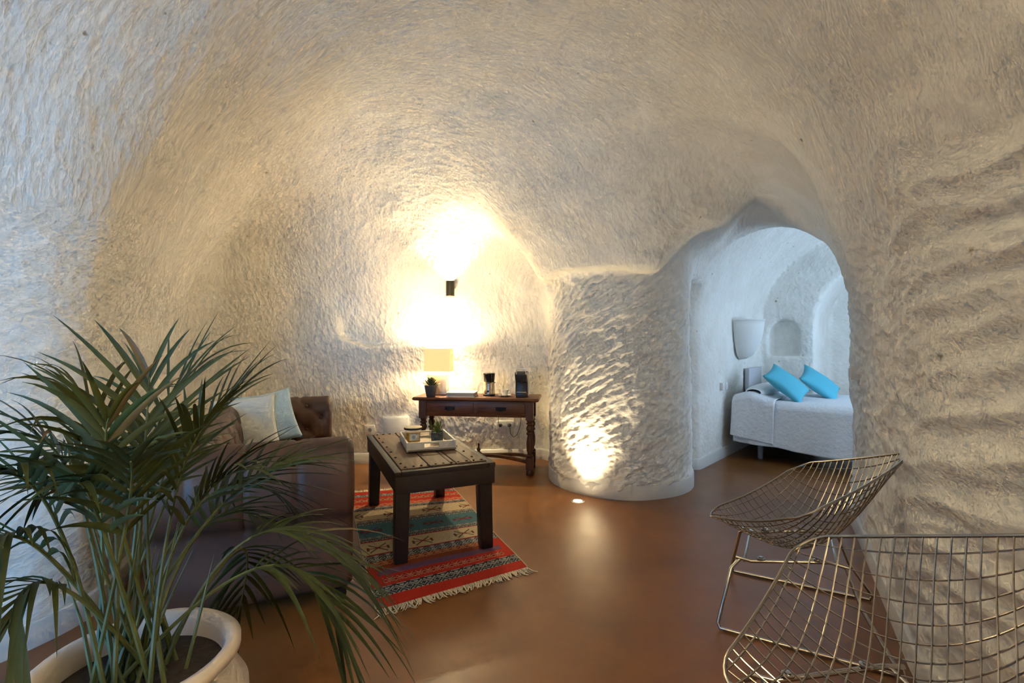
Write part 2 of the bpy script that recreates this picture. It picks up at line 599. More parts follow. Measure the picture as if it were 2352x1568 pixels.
class MB:
    def __init__(self):
        self.v = []; self.f = []

    def add(self, v, f):
        n = len(self.v)
        self.v += [tuple(p) for p in v]
        self.f += [tuple(i + n for i in q) for q in f]
        return self

    def box(self, c, s, rot=None):
        hx, hy, hz = s[0] / 2, s[1] / 2, s[2] / 2
        v = [Vector((x, y, z)) for x in (-hx, hx) for y in (-hy, hy) for z in (-hz, hz)]
        if rot is not None:
            R = Euler(rot).to_matrix()
            v = [R @ p for p in v]
        v = [p + Vector(c) for p in v]
        return self.add(v, [(0, 1, 3, 2), (4, 6, 7, 5), (0, 4, 5, 1), (2, 3, 7, 6), (0, 2, 6, 4), (1, 5, 7, 3)])

    def hexa(self, bot, top):
        v = list(bot) + list(top)
        return self.add(v, [(3, 2, 1, 0), (4, 5, 6, 7), (0, 1, 5, 4), (1, 2, 6, 5), (2, 3, 7, 6), (3, 0, 4, 7)])

    def lathe(self, prof, c=(0, 0, 0), n=24, cap=True, sx=1, sy=1, sq=None):
        v = []; f = []
        for (r, z) in prof:
            for i in range(n):
                a = 2 * PI * i / n
                ca, sa = math.cos(a), math.sin(a)
                if sq:
                    ca = math.copysign(abs(ca) ** sq, ca); sa = math.copysign(abs(sa) ** sq, sa)
                v.append((c[0] + r * ca * sx, c[1] + r * sa * sy, c[2] + z))
        for j in range(len(prof) - 1):
            for i in range(n):
                k = (i + 1) % n
                f.append((j * n + i, j * n + k, (j + 1) * n + k, (j + 1) * n + i))
        if cap:
            f.append(tuple(range(n - 1, -1, -1)))
            f.append(tuple((len(prof) - 1) * n + i for i in range(n)))
        return self.add(v, f)

    def tube(self, pts, r, n=8, closed=False, cap=True):
        pts = [Vector(p) for p in pts]
        m = len(pts)
        rs = r if isinstance(r, (list, tuple)) else [r] * m
        v = []; f = []
        ref = None
        for i, p in enumerate(pts):
            if closed:
                d = pts[(i + 1) % m] - pts[i - 1]
            else:
                d = pts[min(i + 1, m - 1)] - pts[max(i - 1, 0)]
            if d.length < 1e-9:
                d = Vector((0, 0, 1))
            d.normalize()
            if ref is None:
                ref = Vector((0, 0, 1)) if abs(d.z) < 0.9 else Vector((1, 0, 0))
            a = (ref - d * ref.dot(d))
            if a.length < 1e-6:
                a = d.orthogonal()
            a.normalize()
            ref = a
            b = d.cross(a)
            for k in range(n):
                t_ = 2 * PI * k / n
                v.append(p + (a * math.cos(t_) + b * math.sin(t_)) * rs[i])
        for i in range(m if closed else m - 1):
            j = (i + 1) % m
            for k in range(n):
                l = (k + 1) % n
                f.append((i * n + k, i * n + l, j * n + l, j * n + k))
        if cap and not closed:
            f.append(tuple(range(n - 1, -1, -1)))
            f.append(tuple((m - 1) * n + k for k in range(n)))
        return self.add(v, f)

    def grid(self, fn, nu, nv_, close_u=False, close_v=False):
        v = [fn(i / (nu if close_u else nu - 1), j / (nv_ if close_v else nv_ - 1)) for j in range(nv_) for i in range(nu)]
        f = []
        for j in range(nv_ if close_v else nv_ - 1):
            for i in range(nu if close_u else nu - 1):
                i2 = (i + 1) % nu; j2 = (j + 1) % nv_
                f.append((j * nu + i, j * nu + i2, j2 * nu + i2, j2 * nu + i))
        return self.add(v, f)

    def build(self, name, material, parent=None, bevel=0.0, seg=2, ang=40, loc=None, rot=None, recalc=True):
        bm = bmesh.new()
        vs_ = [bm.verts.new(p) for p in self.v]
        for q in self.f:
            try:
                bm.faces.new([vs_[i] for i in q])
            except ValueError:
                pass
        if recalc:
            bmesh.ops.recalc_face_normals(bm, faces=bm.faces)
        if bevel > 0:
            ed = [e for e in bm.edges if len(e.link_faces) == 2 and e.calc_face_angle(0) > 0.6]
            bmesh.ops.bevel(bm, geom=ed, offset=bevel, segments=seg, affect='EDGES', profile=0.6, clamp_overlap=True)
        me = bpy.data.meshes.new(name)
        bm.to_mesh(me)
        bm.free()
        me.shade_smooth()
        me.set_sharp_from_angle(angle=math.radians(ang))
        return link(name, me, parent, material, loc, rot)


def bez(p0, p1, p2, p3, n):
    out = []
    for i in range(n):
        t_ = i / (n - 1)
        a = (1 - t_)
        out.append(Vector(p0) * a ** 3 + Vector(p1) * 3 * a * a * t_ + Vector(p2) * 3 * a * t_ * t_ + Vector(p3) * t_ ** 3)
    return out


def px3(x, y, D):
    return Vector(((x - 1176) / 1120 * D, D, 1.3 - (y - 784) / 1120 * D))


def pillow(name, w_, h_, th, material, parent=None, n=22, pinch=0.10, seed=0):
    rr = random.Random(seed)
    ph = [rr.uniform(0, 6) for _ in range(4)]
    mb = MB()
    for sgn in (1, -1):
        def fn(u, v, sgn=sgn):
            a = 2 * u - 1; b = 2 * v - 1
            k = 1 - pinch * (1 - abs(a) ** 2) * abs(b) ** 3
            k2 = 1 - pinch * (1 - abs(b) ** 2) * abs(a) ** 3
            t_ = (max(0, (1 - a * a)) * max(0, (1 - b * b))) ** 0.45
            wr = 1 + 0.10 * math.sin(5 * a + ph[0] + 2 * b) * math.sin(4 * b + ph[1])
            return (a * w_ / 2 * k2, b * h_ / 2 * k, sgn * (th / 2) * t_ * wr)
        mb.grid(fn, n, n)
    bm = bmesh.new()
    vs_ = [bm.verts.new(p) for p in mb.v]
    for q in mb.f:
        bm.faces.new([vs_[i] for i in q])
    bmesh.ops.remove_doubles(bm, verts=bm.verts, dist=1e-5)
    bmesh.ops.recalc_face_normals(bm, faces=bm.faces)
    me = bpy.data.meshes.new(name)
    bm.to_mesh(me); bm.free()
    me.shade_smooth()
    return link(name, me, parent, material)


# ------------------------------------------------------------------ floor and skirting
def floor_mat():
    m = bpy.data.materials.new('polished_microcement')
    m.use_nodes = True
    nt = m.node_tree
    b = nt.nodes['Principled BSDF']
    tc = nd(nt, 'ShaderNodeTexCoord')
    n1 = nd(nt, 'ShaderNodeTexNoise', i_Scale=1.7, i_Detail=7.0, i_Roughness=0.62)
    r = nd(nt, 'ShaderNodeValToRGB')
    r.color_ramp.elements[0].position = 0.3
    r.color_ramp.elements[1].position = 0.72
    r.color_ramp.elements[0].color = (0.150, 0.055, 0.013, 1)
    r.color_ramp.elements[1].color = (0.238, 0.094, 0.025, 1)
    nt.links.new(tc.outputs['Object'], n1.inputs['Vector'])
    nt.links.new(n1.outputs[0], r.inputs[0])
    nt.links.new(r.outputs[0], b.inputs['Base Color'])
    n2 = nd(nt, 'ShaderNodeTexNoise', i_Scale=5.0, i_Detail=6.0)
    nt.links.new(tc.outputs['Object'], n2.inputs['Vector'])
    mr = nd(nt, 'ShaderNodeMapRange')
    mr.inputs[3].default_value = 0.24
    mr.inputs[4].default_value = 0.42
    nt.links.new(n2.outputs[0], mr.inputs[0])
    nt.links.new(mr.outputs[0], b.inputs['Roughness'])
    bu = nd(nt, 'ShaderNodeBump', i_Strength=0.06, i_Distance=0.01)
    nt.links.new(n2.outputs[0], bu.inputs['Height'])
    nt.links.new(bu.outputs[0], b.inputs['Normal'])
    return m


fm = MB().box((1.4, 3.3, -0.06), (10.4, 9.8, 0.12))
fl = fm.build('floor', floor_mat())
tag(fl, 'polished brown microcement floor', kind='structure')

# skirting follows the foot of the wall
kz = int(round((0.05 - Z0) / VX))
F2 = F[:, :, kz]
gxx, gyy = np.gradient(F2, VX)


def contours(A):
    segs = {}
    nx, ny = A.shape
    S_ = A < 0
    c = S_[:-1, :-1].astype(int) + 2 * S_[1:, :-1] + 4 * S_[1:, 1:] + 8 * S_[:-1, 1:]
    adj = {}
    pt = {}

    def ept(i, j, e):
        k = {0: (i, j, 0), 1: (i + 1, j, 1), 2: (i, j + 1, 0), 3: (i, j, 1)}[e]
        if k not in pt:
            a, b, d = k
            f0 = A[a, b]; f1 = A[a + 1, b] if d == 0 else A[a, b + 1]
            t_ = f0 / (f0 - f1)
            pt[k] = (X0 + (a + (t_ if d == 0 else 0)) * VX, Y0 + (b + (t_ if d == 1 else 0)) * VX)
        return k
    tab = {1: [(3, 0)], 2: [(0, 1)], 3: [(3, 1)], 4: [(1, 2)], 5: [(3, 0), (1, 2)], 6: [(0, 2)], 7: [(3, 2)],
           8: [(2, 3)], 9: [(2, 0)], 10: [(0, 1), (2, 3)], 11: [(2, 1)], 12: [(1, 3)], 13: [(1, 0)], 14: [(0, 3)]}
    for i, j in np.argwhere((c > 0) & (c < 15)):
        for a, b in tab[int(c[i, j])]:
            ka, kb = ept(i, j, a), ept(i, j, b)
            adj.setdefault(ka, []).append(kb); adj.setdefault(kb, []).append(ka)
    seen = set(); out = []
    starts = [k for k in adj if len(adj[k]) == 1] + list(adj)
    for s0 in starts:
        if s0 in seen:
            continue
        ch = [s0]; seen.add(s0)
        while True:
            nx_ = [k for k in adj[ch[-1]] if k not in seen]
            if not nx_:
                break
            ch.append(nx_[0]); seen.add(nx_[0])
        out.append(np.array([pt[k] for k in ch]))
    return out


M_SKIRT = mat('skirting_paint', (0.62, 0.60, 0.57), 0.45, var=0.06)
runs = {}
for ch in contours(F2 + 0.022):
    if len(ch) < 12:
        continue
    for _ in range(3):
        ch[1:-1] = 0.5 * ch[1:-1] + 0.25 * (ch[:-2] + ch[2:])
    lab2 = []
    for (x, y) in ch:
        s_ = (x - O2[0]) * U2[0] + (y - O2[1]) * U2[1]
        v_ = (x - O2[0]) * N2[0] + (y - O2[1]) * N2[1]
        if s_ > 0.20 or (s_ > 0.0 and v_ > 0.3 and math.hypot(x - PILLAR[0], y - PILLAR[1]) > 0.72): lab2.append('bedroom')
        elif math.hypot(x - PILLAR[0], y - PILLAR[1]) < 0.80: lab2.append('pillar')
        elif y < -0.85: lab2.append('')
        elif x - 0.45 * y > 0.4: lab2.append('right')
        elif y < 4.4 and x + 0.46 * y < -0.8: lab2.append('left')
        else: lab2.append('back')
    i = 0
    while i < len(ch):
        j = i
        while j + 1 < len(ch) and lab2[j + 1] == lab2[i]:
            j += 1
        if lab2[i] and j - i > 4:
            runs.setdefault(lab2[i], []).append(ch[i:min(j + 2, len(ch))])
        i = j + 1
for nm, rr_ in runs.items():
    ch = max(rr_, key=len)
    mb = MB()
    ix = np.clip(((ch[:, 0] - X0) / VX).round().astype(int), 0, F2.shape[0] - 1)
    iy = np.clip(((ch[:, 1] - Y0) / VX).round().astype(int), 0, F2.shape[1] - 1)
    g = np.stack([gxx[ix, iy], gyy[ix, iy]], 1)
    for _ in range(4):
        g[1:-1] = (g[1:-1] + g[:-2] + g[2:]) / 3
    g /= np.maximum(np.linalg.norm(g, axis=1, keepdims=True), 1e-6)
    m = len(ch)
    hh = 0.12 if nm == 'pillar' else 0.11
    prof = [(0.0, 0.0), (0.0, hh - 0.006), (0.006, hh), (0.06, hh), (0.06, 0.0)]
    v = [(ch[i, 0] + g[i, 0] * o_, ch[i, 1] + g[i, 1] * o_, z_) for i in range(m) for (o_, z_) in prof]
    f = [(i * 5 + k, (i + 1) * 5 + k, (i + 1) * 5 + k + 1, i * 5 + k + 1) for i in range(m - 1) for k in range(4)]
    mb.add(v, f)
    o = mb.build('baseboard_' + nm, M_SKIRT, ang=50)
    tag(o, 'plain off-white skirting along the %s wall foot' % nm if nm != 'pillar' else
        'curved off-white skirting wrapping the round pillar', kind='structure')

# ------------------------------------------------------------------ wood materials
def wood(name, c1, c2, rough=0.45, axis=1, scale=5.0, bump=0.12, coat=0.0):
    m = bpy.data.materials.new(name)
    m.use_nodes = True
    nt = m.node_tree
    b = nt.nodes['Principled BSDF']
    b.inputs['Roughness'].default_value = rough
    b.inputs['Coat Weight'].default_value = coat
    tc = nd(nt, 'ShaderNodeTexCoord')
    mp = nd(nt, 'ShaderNodeMapping')
    sc = [14, 14, 14]; sc[axis] = 1.2
    mp.inputs['Scale'].default_value = sc
    nt.links.new(tc.outputs['Object'], mp.inputs[0])
    n = nd(nt, 'ShaderNodeTexNoise', i_Scale=scale, i_Detail=8.0, i_Roughness=0.65, i_Distortion=0.8)
    nt.links.new(mp.outputs[0], n.inputs['Vector'])
    r = nd(nt, 'ShaderNodeValToRGB')
    r.color_ramp.elements[0].position = 0.33
    r.color_ramp.elements[1].position = 0.68
    r.color_ramp.elements[0].color = (*c1, 1)
    r.color_ramp.elements[1].color = (*c2, 1)
    nt.links.new(n.outputs[0], r.inputs[0])
    nt.links.new(r.outputs[0], b.inputs['Base Color'])
    bu = nd(nt, 'ShaderNodeBump', i_Strength=bump, i_Distance=0.004)
    nt.links.new(n.outputs[0], bu.inputs['Height'])
    nt.links.new(bu.outputs[0], b.inputs['Normal'])
    return m


W_CON = wood('console_walnut', (0.070, 0.022, 0.007), (0.160, 0.056, 0.018), 0.4, axis=0, coat=0.0)
W_CONV = wood('console_walnut_turned', (0.050, 0.018, 0.007), (0.120, 0.044, 0.016), 0.42, axis=2, coat=0.0)
W_TOP = wood('plank_top_wood', (0.070, 0.033, 0.012), (0.150, 0.080, 0.030), 0.62, axis=1)
W_DARK = wood('dark_table_wood', (0.010, 0.006, 0.005), (0.028, 0.016, 0.011), 0.58, axis=1)
W_DARKL = wood('dark_table_leg_wood', (0.008, 0.005, 0.005), (0.024, 0.015, 0.012), 0.42, axis=2)
M_IRON = mat('dark_iron', (0.025, 0.02, 0.018), 0.45, 0.8)
M_BLACK = mat('black_plastic', (0.012, 0.012, 0.013), 0.35)
M_WHITE = mat('white_ceramic', (0.80, 0.77, 0.70), 0.25)
M_WPLASTIC = mat('white_plastic', (0.76, 0.75, 0.72), 0.4)
M_STEEL = mat('brushed_steel', (0.62, 0.57, 0.50), 0.28, 1.0, bump=0.05, bscale=120, stretch=(1, 1, 0.05))
M_CHROME = mat('chrome', (0.50, 0.47, 0.44), 0.16, 1.0)
M_SOIL = mat('potting_soil', (0.035, 0.022, 0.014), 0.9, var=0.5, vscale=40, bump=0.6, bscale=60)

# ------------------------------------------------------------------ coffee table
CT = thing('coffee_table', 'low rustic dark wood table with nailed plank top on striped rug', 'table',
           (-0.633, 3.475, 0.009), math.radians(23.7))
TW, TL, TH = 0.62, 1.22, 0.545
pw = [0.17, 0.035, 0.115, 0.105, 0.115]
x = -TW / 2 + 0.04
widths = [0.175, 0.135, 0.03, 0.10, 0.10]
for i, wd in enumerate(widths):
    b = MB().box((0, 0, 0), (wd - 0.006, TL - 0.085, 0.022))
    pl = b.build('plank', W_TOP, CT, bevel=0.003, loc=(x + wd / 2, 0, TH - 0.009 + (0.002 if i % 2 else 0)))
    x += wd
for sx in (-1, 1):
    MB().box((0, 0, 0), (0.042, TL, 0.03)).build('rim_board', W_DARK, CT, bevel=0.004, loc=(sx * (TW / 2 - 0.02), 0, TH - 0.021))
    MB().box((0, 0, 0), (0.03, TL - 0.03, 0.09)).build('apron', W_DARK, CT, bevel=0.004, loc=(sx * (TW / 2 - 0.017), 0, TH - 0.08))
for sy in (-1, 1):
    MB().box((0, 0, 0), (TW - 0.085, 0.042, 0.03)).build('rim_board', W_DARK, CT, bevel=0.004, loc=(0, sy * (TL / 2 - 0.02), TH - 0.021))
    MB().box((0, 0, 0), (TW - 0.005, 0.03, 0.10)).build('apron', W_DARK, CT, bevel=0.004, loc=(0, sy * (TL / 2 - 0.017), TH - 0.085))
MB().box((0, 0, 0), (TW - 0.06, TL - 0.06, 0.012)).build('sub_top', W_DARK, CT, loc=(0, 0, TH - 0.032))
for sx in (-1, 1):
    for sy in (-1, 1):
        a = 0.043; b_ = 0.038
        cx, cy_ = sx * (TW / 2 - 0.055), sy * (TL / 2 - 0.07)
        ex, ey = cx + sx * 0.012, cy_ + sy * 0.010
        mb = MB().hexa([(ex - b_, ey - b_, 0), (ex + b_, ey - b_, 0), (ex + b_, ey + b_, 0), (ex - b_, ey + b_, 0)],
                       [(cx - a, cy_ - a, TH - 0.05), (cx + a, cy_ - a, TH - 0.05), (cx + a, cy_ + a, TH - 0.05), (cx - a, cy_ + a, TH - 0.05)])
        mb.build('leg', W_DARKL, CT, bevel=0.005)
nail_me = None
def nail(x, y):
    global nail_me
    if nail_me is None:
        o = MB().lathe([(0.0085, 0), (0.009, 0.002), (0.006, 0.005), (0.001, 0.006)], n=8).build('nail_stud', M_IRON, CT)
        nail_me = o.data
    else:
        o = link('nail_stud', nail_me, CT)
    o.location = (x, y, TH + 0.003)
for k in range(11):
    nail(-TW / 2 + 0.075 + k * 0.047 + random.uniform(-0.006, 0.006), -TL / 2 + 0.065)
    nail(-TW / 2 + 0.075 + k * 0.047 + random.uniform(-0.006, 0.006), TL / 2 - 0.065)
for k in range(6):
    nail(-TW / 2 + 0.065, -0.45 + k * 0.17)
    nail(TW / 2 - 0.10, -0.45 + k * 0.17)


ZT = 0.009 + TH + 0.005
# tray with handle slots
TRc = Vector((-0.61, 3.49, ZT + 0.005))
tray = thing('serving_tray', 'white rectangular wooden tray with handle slots on the coffee table', 'tray', TRc, math.radians(19))
M_TRAY = mat('white_washed_wood', (0.66, 0.62, 0.55), 0.5, var=0.12, vscale=12, stretch=(1, 8, 1))
tw, tl, th_ = 0.335, 0.43, 0.062
MB().box((0, 0, 0.006), (tw, tl, 0.012)).build('tray_base', mat('tray_bottom_wood', (0.42, 0.33, 0.22), 0.45, var=0.2, vscale=10), tray)
for sx in (-1, 1):
    MB().box((0, 0, 0), (0.012, tl, th_)).build('tray_side', M_TRAY, tray, bevel=0.002, loc=(sx * (tw / 2 - 0.006), 0, th_ / 2))
for sy in (-1, 1):
    mb = MB()
    y0 = sy * (tl / 2 - 0.006)
    for (xa, xb, za, zb) in ((-tw / 2 + 0.012, -0.05, 0, th_), (0.05, tw / 2 - 0.012, 0, th_), (-0.05, 0.05, 0, 0.026), (-0.05, 0.05, 0.05, th_)):
        mb.box(((xa + xb) / 2, y0, (za + zb) / 2), (xb - xa, 0.012, zb - za))
    mb.build('tray_end', M_TRAY, tray)
zt = TRc.z + 0.0135


def on_table(x, y, z):
    D = (1.3 - z) * 1120 / (y - 784)
    return Vector(((x - 1176) / 1120 * D, D, z))


# jar candle
pj = on_table(949, 1016, zt)
jar = thing('candle_jar', 'amber jar candle with flat dark-edged lid on the tray', 'candle', pj)
jar.scale = (1.13, 1.13, 1.08)
M_GLASS = bpy.data.materials.new('clear_glass')
M_GLASS.use_nodes = True
nt = M_GLASS.node_tree
nt.nodes.remove(nt.nodes['Principled BSDF'])
g1 = nd(nt, 'ShaderNodeBsdfTransparent'); g2 = nd(nt, 'ShaderNodeBsdfGlossy', i_Roughness=0.05); g4 = nd(nt, 'ShaderNodeMixShader', i_0=0.06)
nt.links.new(g1.outputs[0], g4.inputs[1]); nt.links.new(g2.outputs[0], g4.inputs[2])
nt.links.new(g4.outputs[0], nt.nodes['Material Output'].inputs[0])
MB().lathe([(0.044, 0), (0.049, 0.006), (0.050, 0.085), (0.046, 0.092), (0.044, 0.092), (0.046, 0.083), (0.045, 0.010), (0.001, 0.008)], n=28, cap=False).build('glass', M_GLASS, jar)
MB().lathe([(0.001, 0.0095), (0.0435, 0.010), (0.0440, 0.070), (0.001, 0.069)], n=28, cap=False).build('wax', mat('amber_wax', (0.80, 0.42, 0.04), 0.35, emit=(0.8, 0.35, 0.03), estr=0.0, sub=0.0, color2=(0.70, 0.33, 0.02), vscale=20), jar)
ld = MB().lathe([(0.055, 0.093), (0.056, 0.095), (0.056, 0.103), (0.054, 0.105), (0.001, 0.105)], n=28, cap=False).build('lid', mat('wood_lid', (0.48, 0.38, 0.22), 0.5, var=0.2), jar)
MB().lathe([(0.0565, 0.090), (0.0575, 0.091), (0.0575, 0.099), (0.0563, 0.100)], n=28, cap=False).build('lid_band', M_IRON, ld)
lb = MB()
def lab_fn(u, v):
    a = math.radians(-105 + 75 * u)
    return (0.0512 * math.cos(a), 0.0512 * math.sin(a), 0.022 + 0.045 * v)
lb.grid(lab_fn, 10, 2)
lo = lb.build('paper_label', mat('paper_label', (0.55, 0.50, 0.42), 0.6), jar, recalc=False)
lg = MB()
lg.grid(lambda u, v: (0.0516 * math.cos(math.radians(-76 + 2 + 26 * (u - .5) * math.sin(PI * (0.1 + 0.8 * v)))),
                      0.0516 * math.sin(math.radians(-76 + 2 + 26 * (u - .5) * math.sin(PI * (0.1 + 0.8 * v)))), 0.034 + 0.024 * v), 6, 6)
lg.build('label_mark', mat('label_mark_blue', (0.22, 0.30, 0.36), 0.6), lo, recalc=False)

# grass in a glass on the tray
pg = on_table(1004, 1012, zt)
gr = thing('potted_grass', 'tiny grass plant in dark patterned glass pot on the tray', 'plant', pg)
M_GPOT = mat('dark_patterned_pot', (0.16, 0.20, 0.19), 0.3, color2=(0.012, 0.022, 0.022), vscale=38)
MB().lathe([(0.040, 0), (0.043, 0.004), (0.046, 0.066), (0.043, 0.068), (0.040, 0.060), (0.001, 0.058)], n=24, cap=False).build('pot', M_GPOT, gr)
M_GRASS = mat('grass_blade', (0.20, 0.22, 0.03), 0.5, color2=(0.05, 0.09, 0.01), vscale=30)


def blade(p0, d, L, w0, sag, n=5, up=Vector((0, 0, 1)), fold=0.25, bend=None):
    d = Vector(d).normalized()
    side = d.cross(up)
    if side.length < 1e-4:
        side = Vector((1, 0, 0))
    side.normalize()
    nrm = side.cross(d).normalized()
    V_ = []; F_ = []
    for i in range(n + 1):
        t_ = i / n
        c = Vector(p0) + d * L * t_ + Vector((0, 0, -1)) * sag * t_ * t_ + (bend * t_ * t_ if bend is not None else Vector((0, 0, 0)))
        wd = w0 * (min(1, 0.35 + 4 * t_)) * (1 - t_ ** 2.2) + 0.0004
        V_ += [c - side * wd / 2 + nrm * wd * fold, c, c + side * wd / 2 + nrm * wd * fold]
    for i in range(n):
        a = i * 3
        F_ += [(a, a + 1, a + 4, a + 3), (a + 1, a + 2, a + 5, a + 4)]
    return V_, F_


gb = MB()
for k in range(70):
    a = random.uniform(0, 2 * PI); r0 = random.uniform(0, 0.034)
    tilt = random.uniform(0.0, 0.45)
    d = Vector((math.cos(a) * tilt, math.sin(a) * tilt, 1))
    gb.add(*blade((r0 * math.cos(a), r0 * math.sin(a), 0.055), d, random.uniform(0.07, 0.125), 0.006, 0.01, 4))
tag(gb.build('grass_blades', M_GRASS, gr, recalc=False), kind='stuff')

# ------------------------------------------------------------------ rug
RC = [Vector((-0.655, 2.345, 0)), Vector((0.085, 2.80, 0)), Vector((-0.54, 4.36, 0)), Vector((-1.40, 4.17, 0))]
rug = thing('striped_rug', 'flat woven kilim rug with red, cream and blue bands and fringes', 'rug', (0, 0, 0))
NU, NW = 112, 230


def rug_pt(u, v, z=0.006):
    a = RC[0].lerp(RC[1], u); b = RC[3].lerp(RC[2], u)
    p = a.lerp(b, v)
    p.x += 0.006 * math.sin(v * 9 + 1) * (1 if u > 0.5 else 0.3)
    p.z = z + 0.0015 * math.sin(v * 23) * math.sin(u * 9)
    return p


RED = (0.36, 0.022, 0.012); RUST = (0.17, 0.035, 0.012); CREAM = (0.44, 0.34, 0.21); BLK = (0.020, 0.022, 0.026)
GRY = (0.30, 0.29, 0.26); BLUE = (0.055, 0.125, 0.155); PEACH = (0.46, 0.20, 0.10); PUR = (0.10, 0.06, 0.10); DRED = (0.22, 0.014, 0.016)


def kilim(i, j):
    v = j / NW; u = i
    def band(a, b): return a <= v < b
    def q(a): return j - int(a * NW)
    def lattice(a, b, per, c1, c2, c3=None):
        h = (b - a) * NW; y = q(a); m = h / 2
        d = abs((u % per) - per / 2) / (per / 2) + abs(y - m + .5) / m
        if c3 and d < 0.38: return c3
        if 0.55 < d < 0.85: return c1
        if 1.15 < d < 1.45: return c1
        return c2
    def motif(a, b, base, per, c1, c2, off=0):
        h = (b - a) * NW; y = q(a) - h / 2 + .5; x = ((u + off) % per) - per / 2
        ax, ay = abs(x), abs(y)
        if ax + ay * 1.1 < 2.4: return c1
        if abs(ax - ay) < 1.0 and ax < 7 and ay < h * .36: return c2
        if ay < 0.8 and ax < 9: return c1
        if abs(ax - 8) < 1.2 and ay < 3: return c2
        return base
    if band(0, .055): return RED
    if band(.055, .105): return lattice(.055, .105, 10, BLK, GRY, BLK) if (q(.055) % 11) > 0 else BLK
    if band(.105, .122): return RED
    if band(.122, .155): return lattice(.122, .155, 7, PEACH, DRED) if 8 < u < 104 else RED
    if band(.155, .172): return RED
    if band(.172, .205): return (PUR if (j + (u // 9)) % 3 else (0.16, .05, .09)) if 6 < u < 106 else RED
    if band(.205, .235): return RUST if 5 < u < 100 else RED
    if band(.235, .268): return lattice(.235, .268, 7, PEACH, RUST) if u < 92 else RED
    if band(.268, .312): return lattice(.268, .312, 9, BLK, GRY, BLK)
    if band(.312, .320): return DRED
    if band(.320, .420): return motif(.320, .420, CREAM, 37, DRED, (0.07, 0.05, 0.03), 6)
    if band(.420, .428): return DRED
    if band(.428, .465): return lattice(.428, .465, 8, BLK, GRY, BLK)
    if band(.465, .585): return motif(.465, .585, BLUE, 28, DRED, (0.04, 0.05, 0.06), 3)
    if band(.585, .622): return lattice(.585, .622, 8, BLK, GRY, BLK)
    if band(.622, .630): return DRED
    if band(.630, .735): return motif(.630, .735, CREAM, 37, (0.25, 0.05, 0.03), (0.07, 0.05, 0.03), 20)
    if band(.735, .742): return DRED
    if band(.742, .775): return lattice(.742, .775, 8, BLK, GRY, BLK)
    if band(.775, .815): return lattice(.775, .815, 9, PEACH, (0.42, 0.045, 0.014))
    if band(.815, .850): return RED
    if band(.850, .885): return lattice(.850, .885, 7, PEACH, RUST)
    if band(.885, .915): return RED
    if band(.915, .95): return lattice(.915, .95, 9, BLK, GRY, BLK)
    return RED


vv = [rug_pt(i / NU, j / NW) for j in range(NW + 1) for i in range(NU + 1)]
ff = [(j * (NU + 1) + i, j * (NU + 1) + i + 1, (j + 1) * (NU + 1) + i + 1, (j + 1) * (NU + 1) + i) for j in range(NW) for i in range(NU)]
me = bpy.data.meshes.new('woven_field')
me.from_pydata([tuple(p) for p in vv], [], ff)
cols = np.ones((NW * NU, 4), np.float32)
for j in range(NW):
    for i in range(NU):
        c = kilim(i, j)
        k = 0.88 + 0.24 * random.random()
        cols[j * NU + i, :3] = (c[0] * k, c[1] * k, c[2] * k)
at = me.attributes.new('weave', 'FLOAT_COLOR', 'FACE')
at.data.foreach_set('color', cols.ravel())
m = bpy.data.materials.new('kilim_wool')
m.use_nodes = True
nt = m.node_tree
b = nt.nodes['Principled BSDF']
b.inputs['Roughness'].default_value = 0.9
b.inputs['Specular IOR Level'].default_value = 0.15
a_ = nd(nt, 'ShaderNodeAttribute', attribute_name='weave')
nt.links.new(a_.outputs['Color'], b.inputs['Base Color'])
link('woven_field', me, rug, m)
ed = MB()
for u in (0, 1):
    ed.tube([rug_pt(u, k / 40, 0.005) for k in range(41)], 0.004, 6)
ed.build('bound_edge', mat('wool_cream', (0.42, 0.33, 0.21), 0.9), rug)
ed = MB()
M_FR = mat('fringe_wool', (0.60, 0.51, 0.37), 0.9)
for end in (0, 1):
    fr = MB()
    for k in range(120):
        u = (k + random.random() * 0.6) / 120
        p0 = rug_pt(u, end, 0.005)
        ref = rug_pt(u, 0.03 if end == 0 else 0.97, 0.005)
        d = (p0 - ref).normalized()
        sd = Vector((-d.y, d.x, 0)) * random.uniform(-0.35, 0.35)
        L = random.uniform(0.045, 0.075)
        fr.tube([p0, p0 + (d + sd * .3) * L * .4 + Vector((0, 0, 0.003)), p0 + (d + sd) * L * .75, p0 + (d + sd * 1.6) * L], [0.0035, 0.004, 0.0032, 0.0015], 5)
    tag(fr.build('fringe', M_FR, rug), kind='stuff')

# ------------------------------------------------------------------ positions on the shell
def fval(p):
    i = (p[0] - X0) / VX; j = (p[1] - Y0) / VX; k = (p[2] - Z0) / VX
    i0, j0, k0 = int(i), int(j), int(k)
    if not (0 <= i0 < F.shape[0] - 1 and 0 <= j0 < F.shape[1] - 1 and 0 <= k0 < F.shape[2] - 1):
        return 1.0
    a, b, c = i - i0, j - j0, k - k0
    q = F[i0:i0 + 2, j0:j0 + 2, k0:k0 + 2]
    q = q[0] * (1 - a) + q[1] * a
    q = q[0] * (1 - b) + q[1] * b
    return float(q[0] * (1 - c) + q[1] * c)


def hit(p, d):
    p = Vector(p); d = Vector(d).normalized()
    for _ in range(900):
        if fval(p) > 0:
            break
        p = p + d * 0.01
    return p


def hit_px(x, y):
    return hit((0, 0, 1.3), ((x - 1176) / 1120, 1, -(y - 784) / 1120))


def wall_rz(p):                 # rotation that turns local -Y out of the wall at p
    e = 0.06
    gx_ = fval(p + Vector((e, 0, 0))) - fval(p - Vector((e, 0, 0)))
    gy_ = fval(p + Vector((0, e, 0))) - fval(p - Vector((0, e, 0)))
    return math.atan2(gy_, gx_) - PI / 2


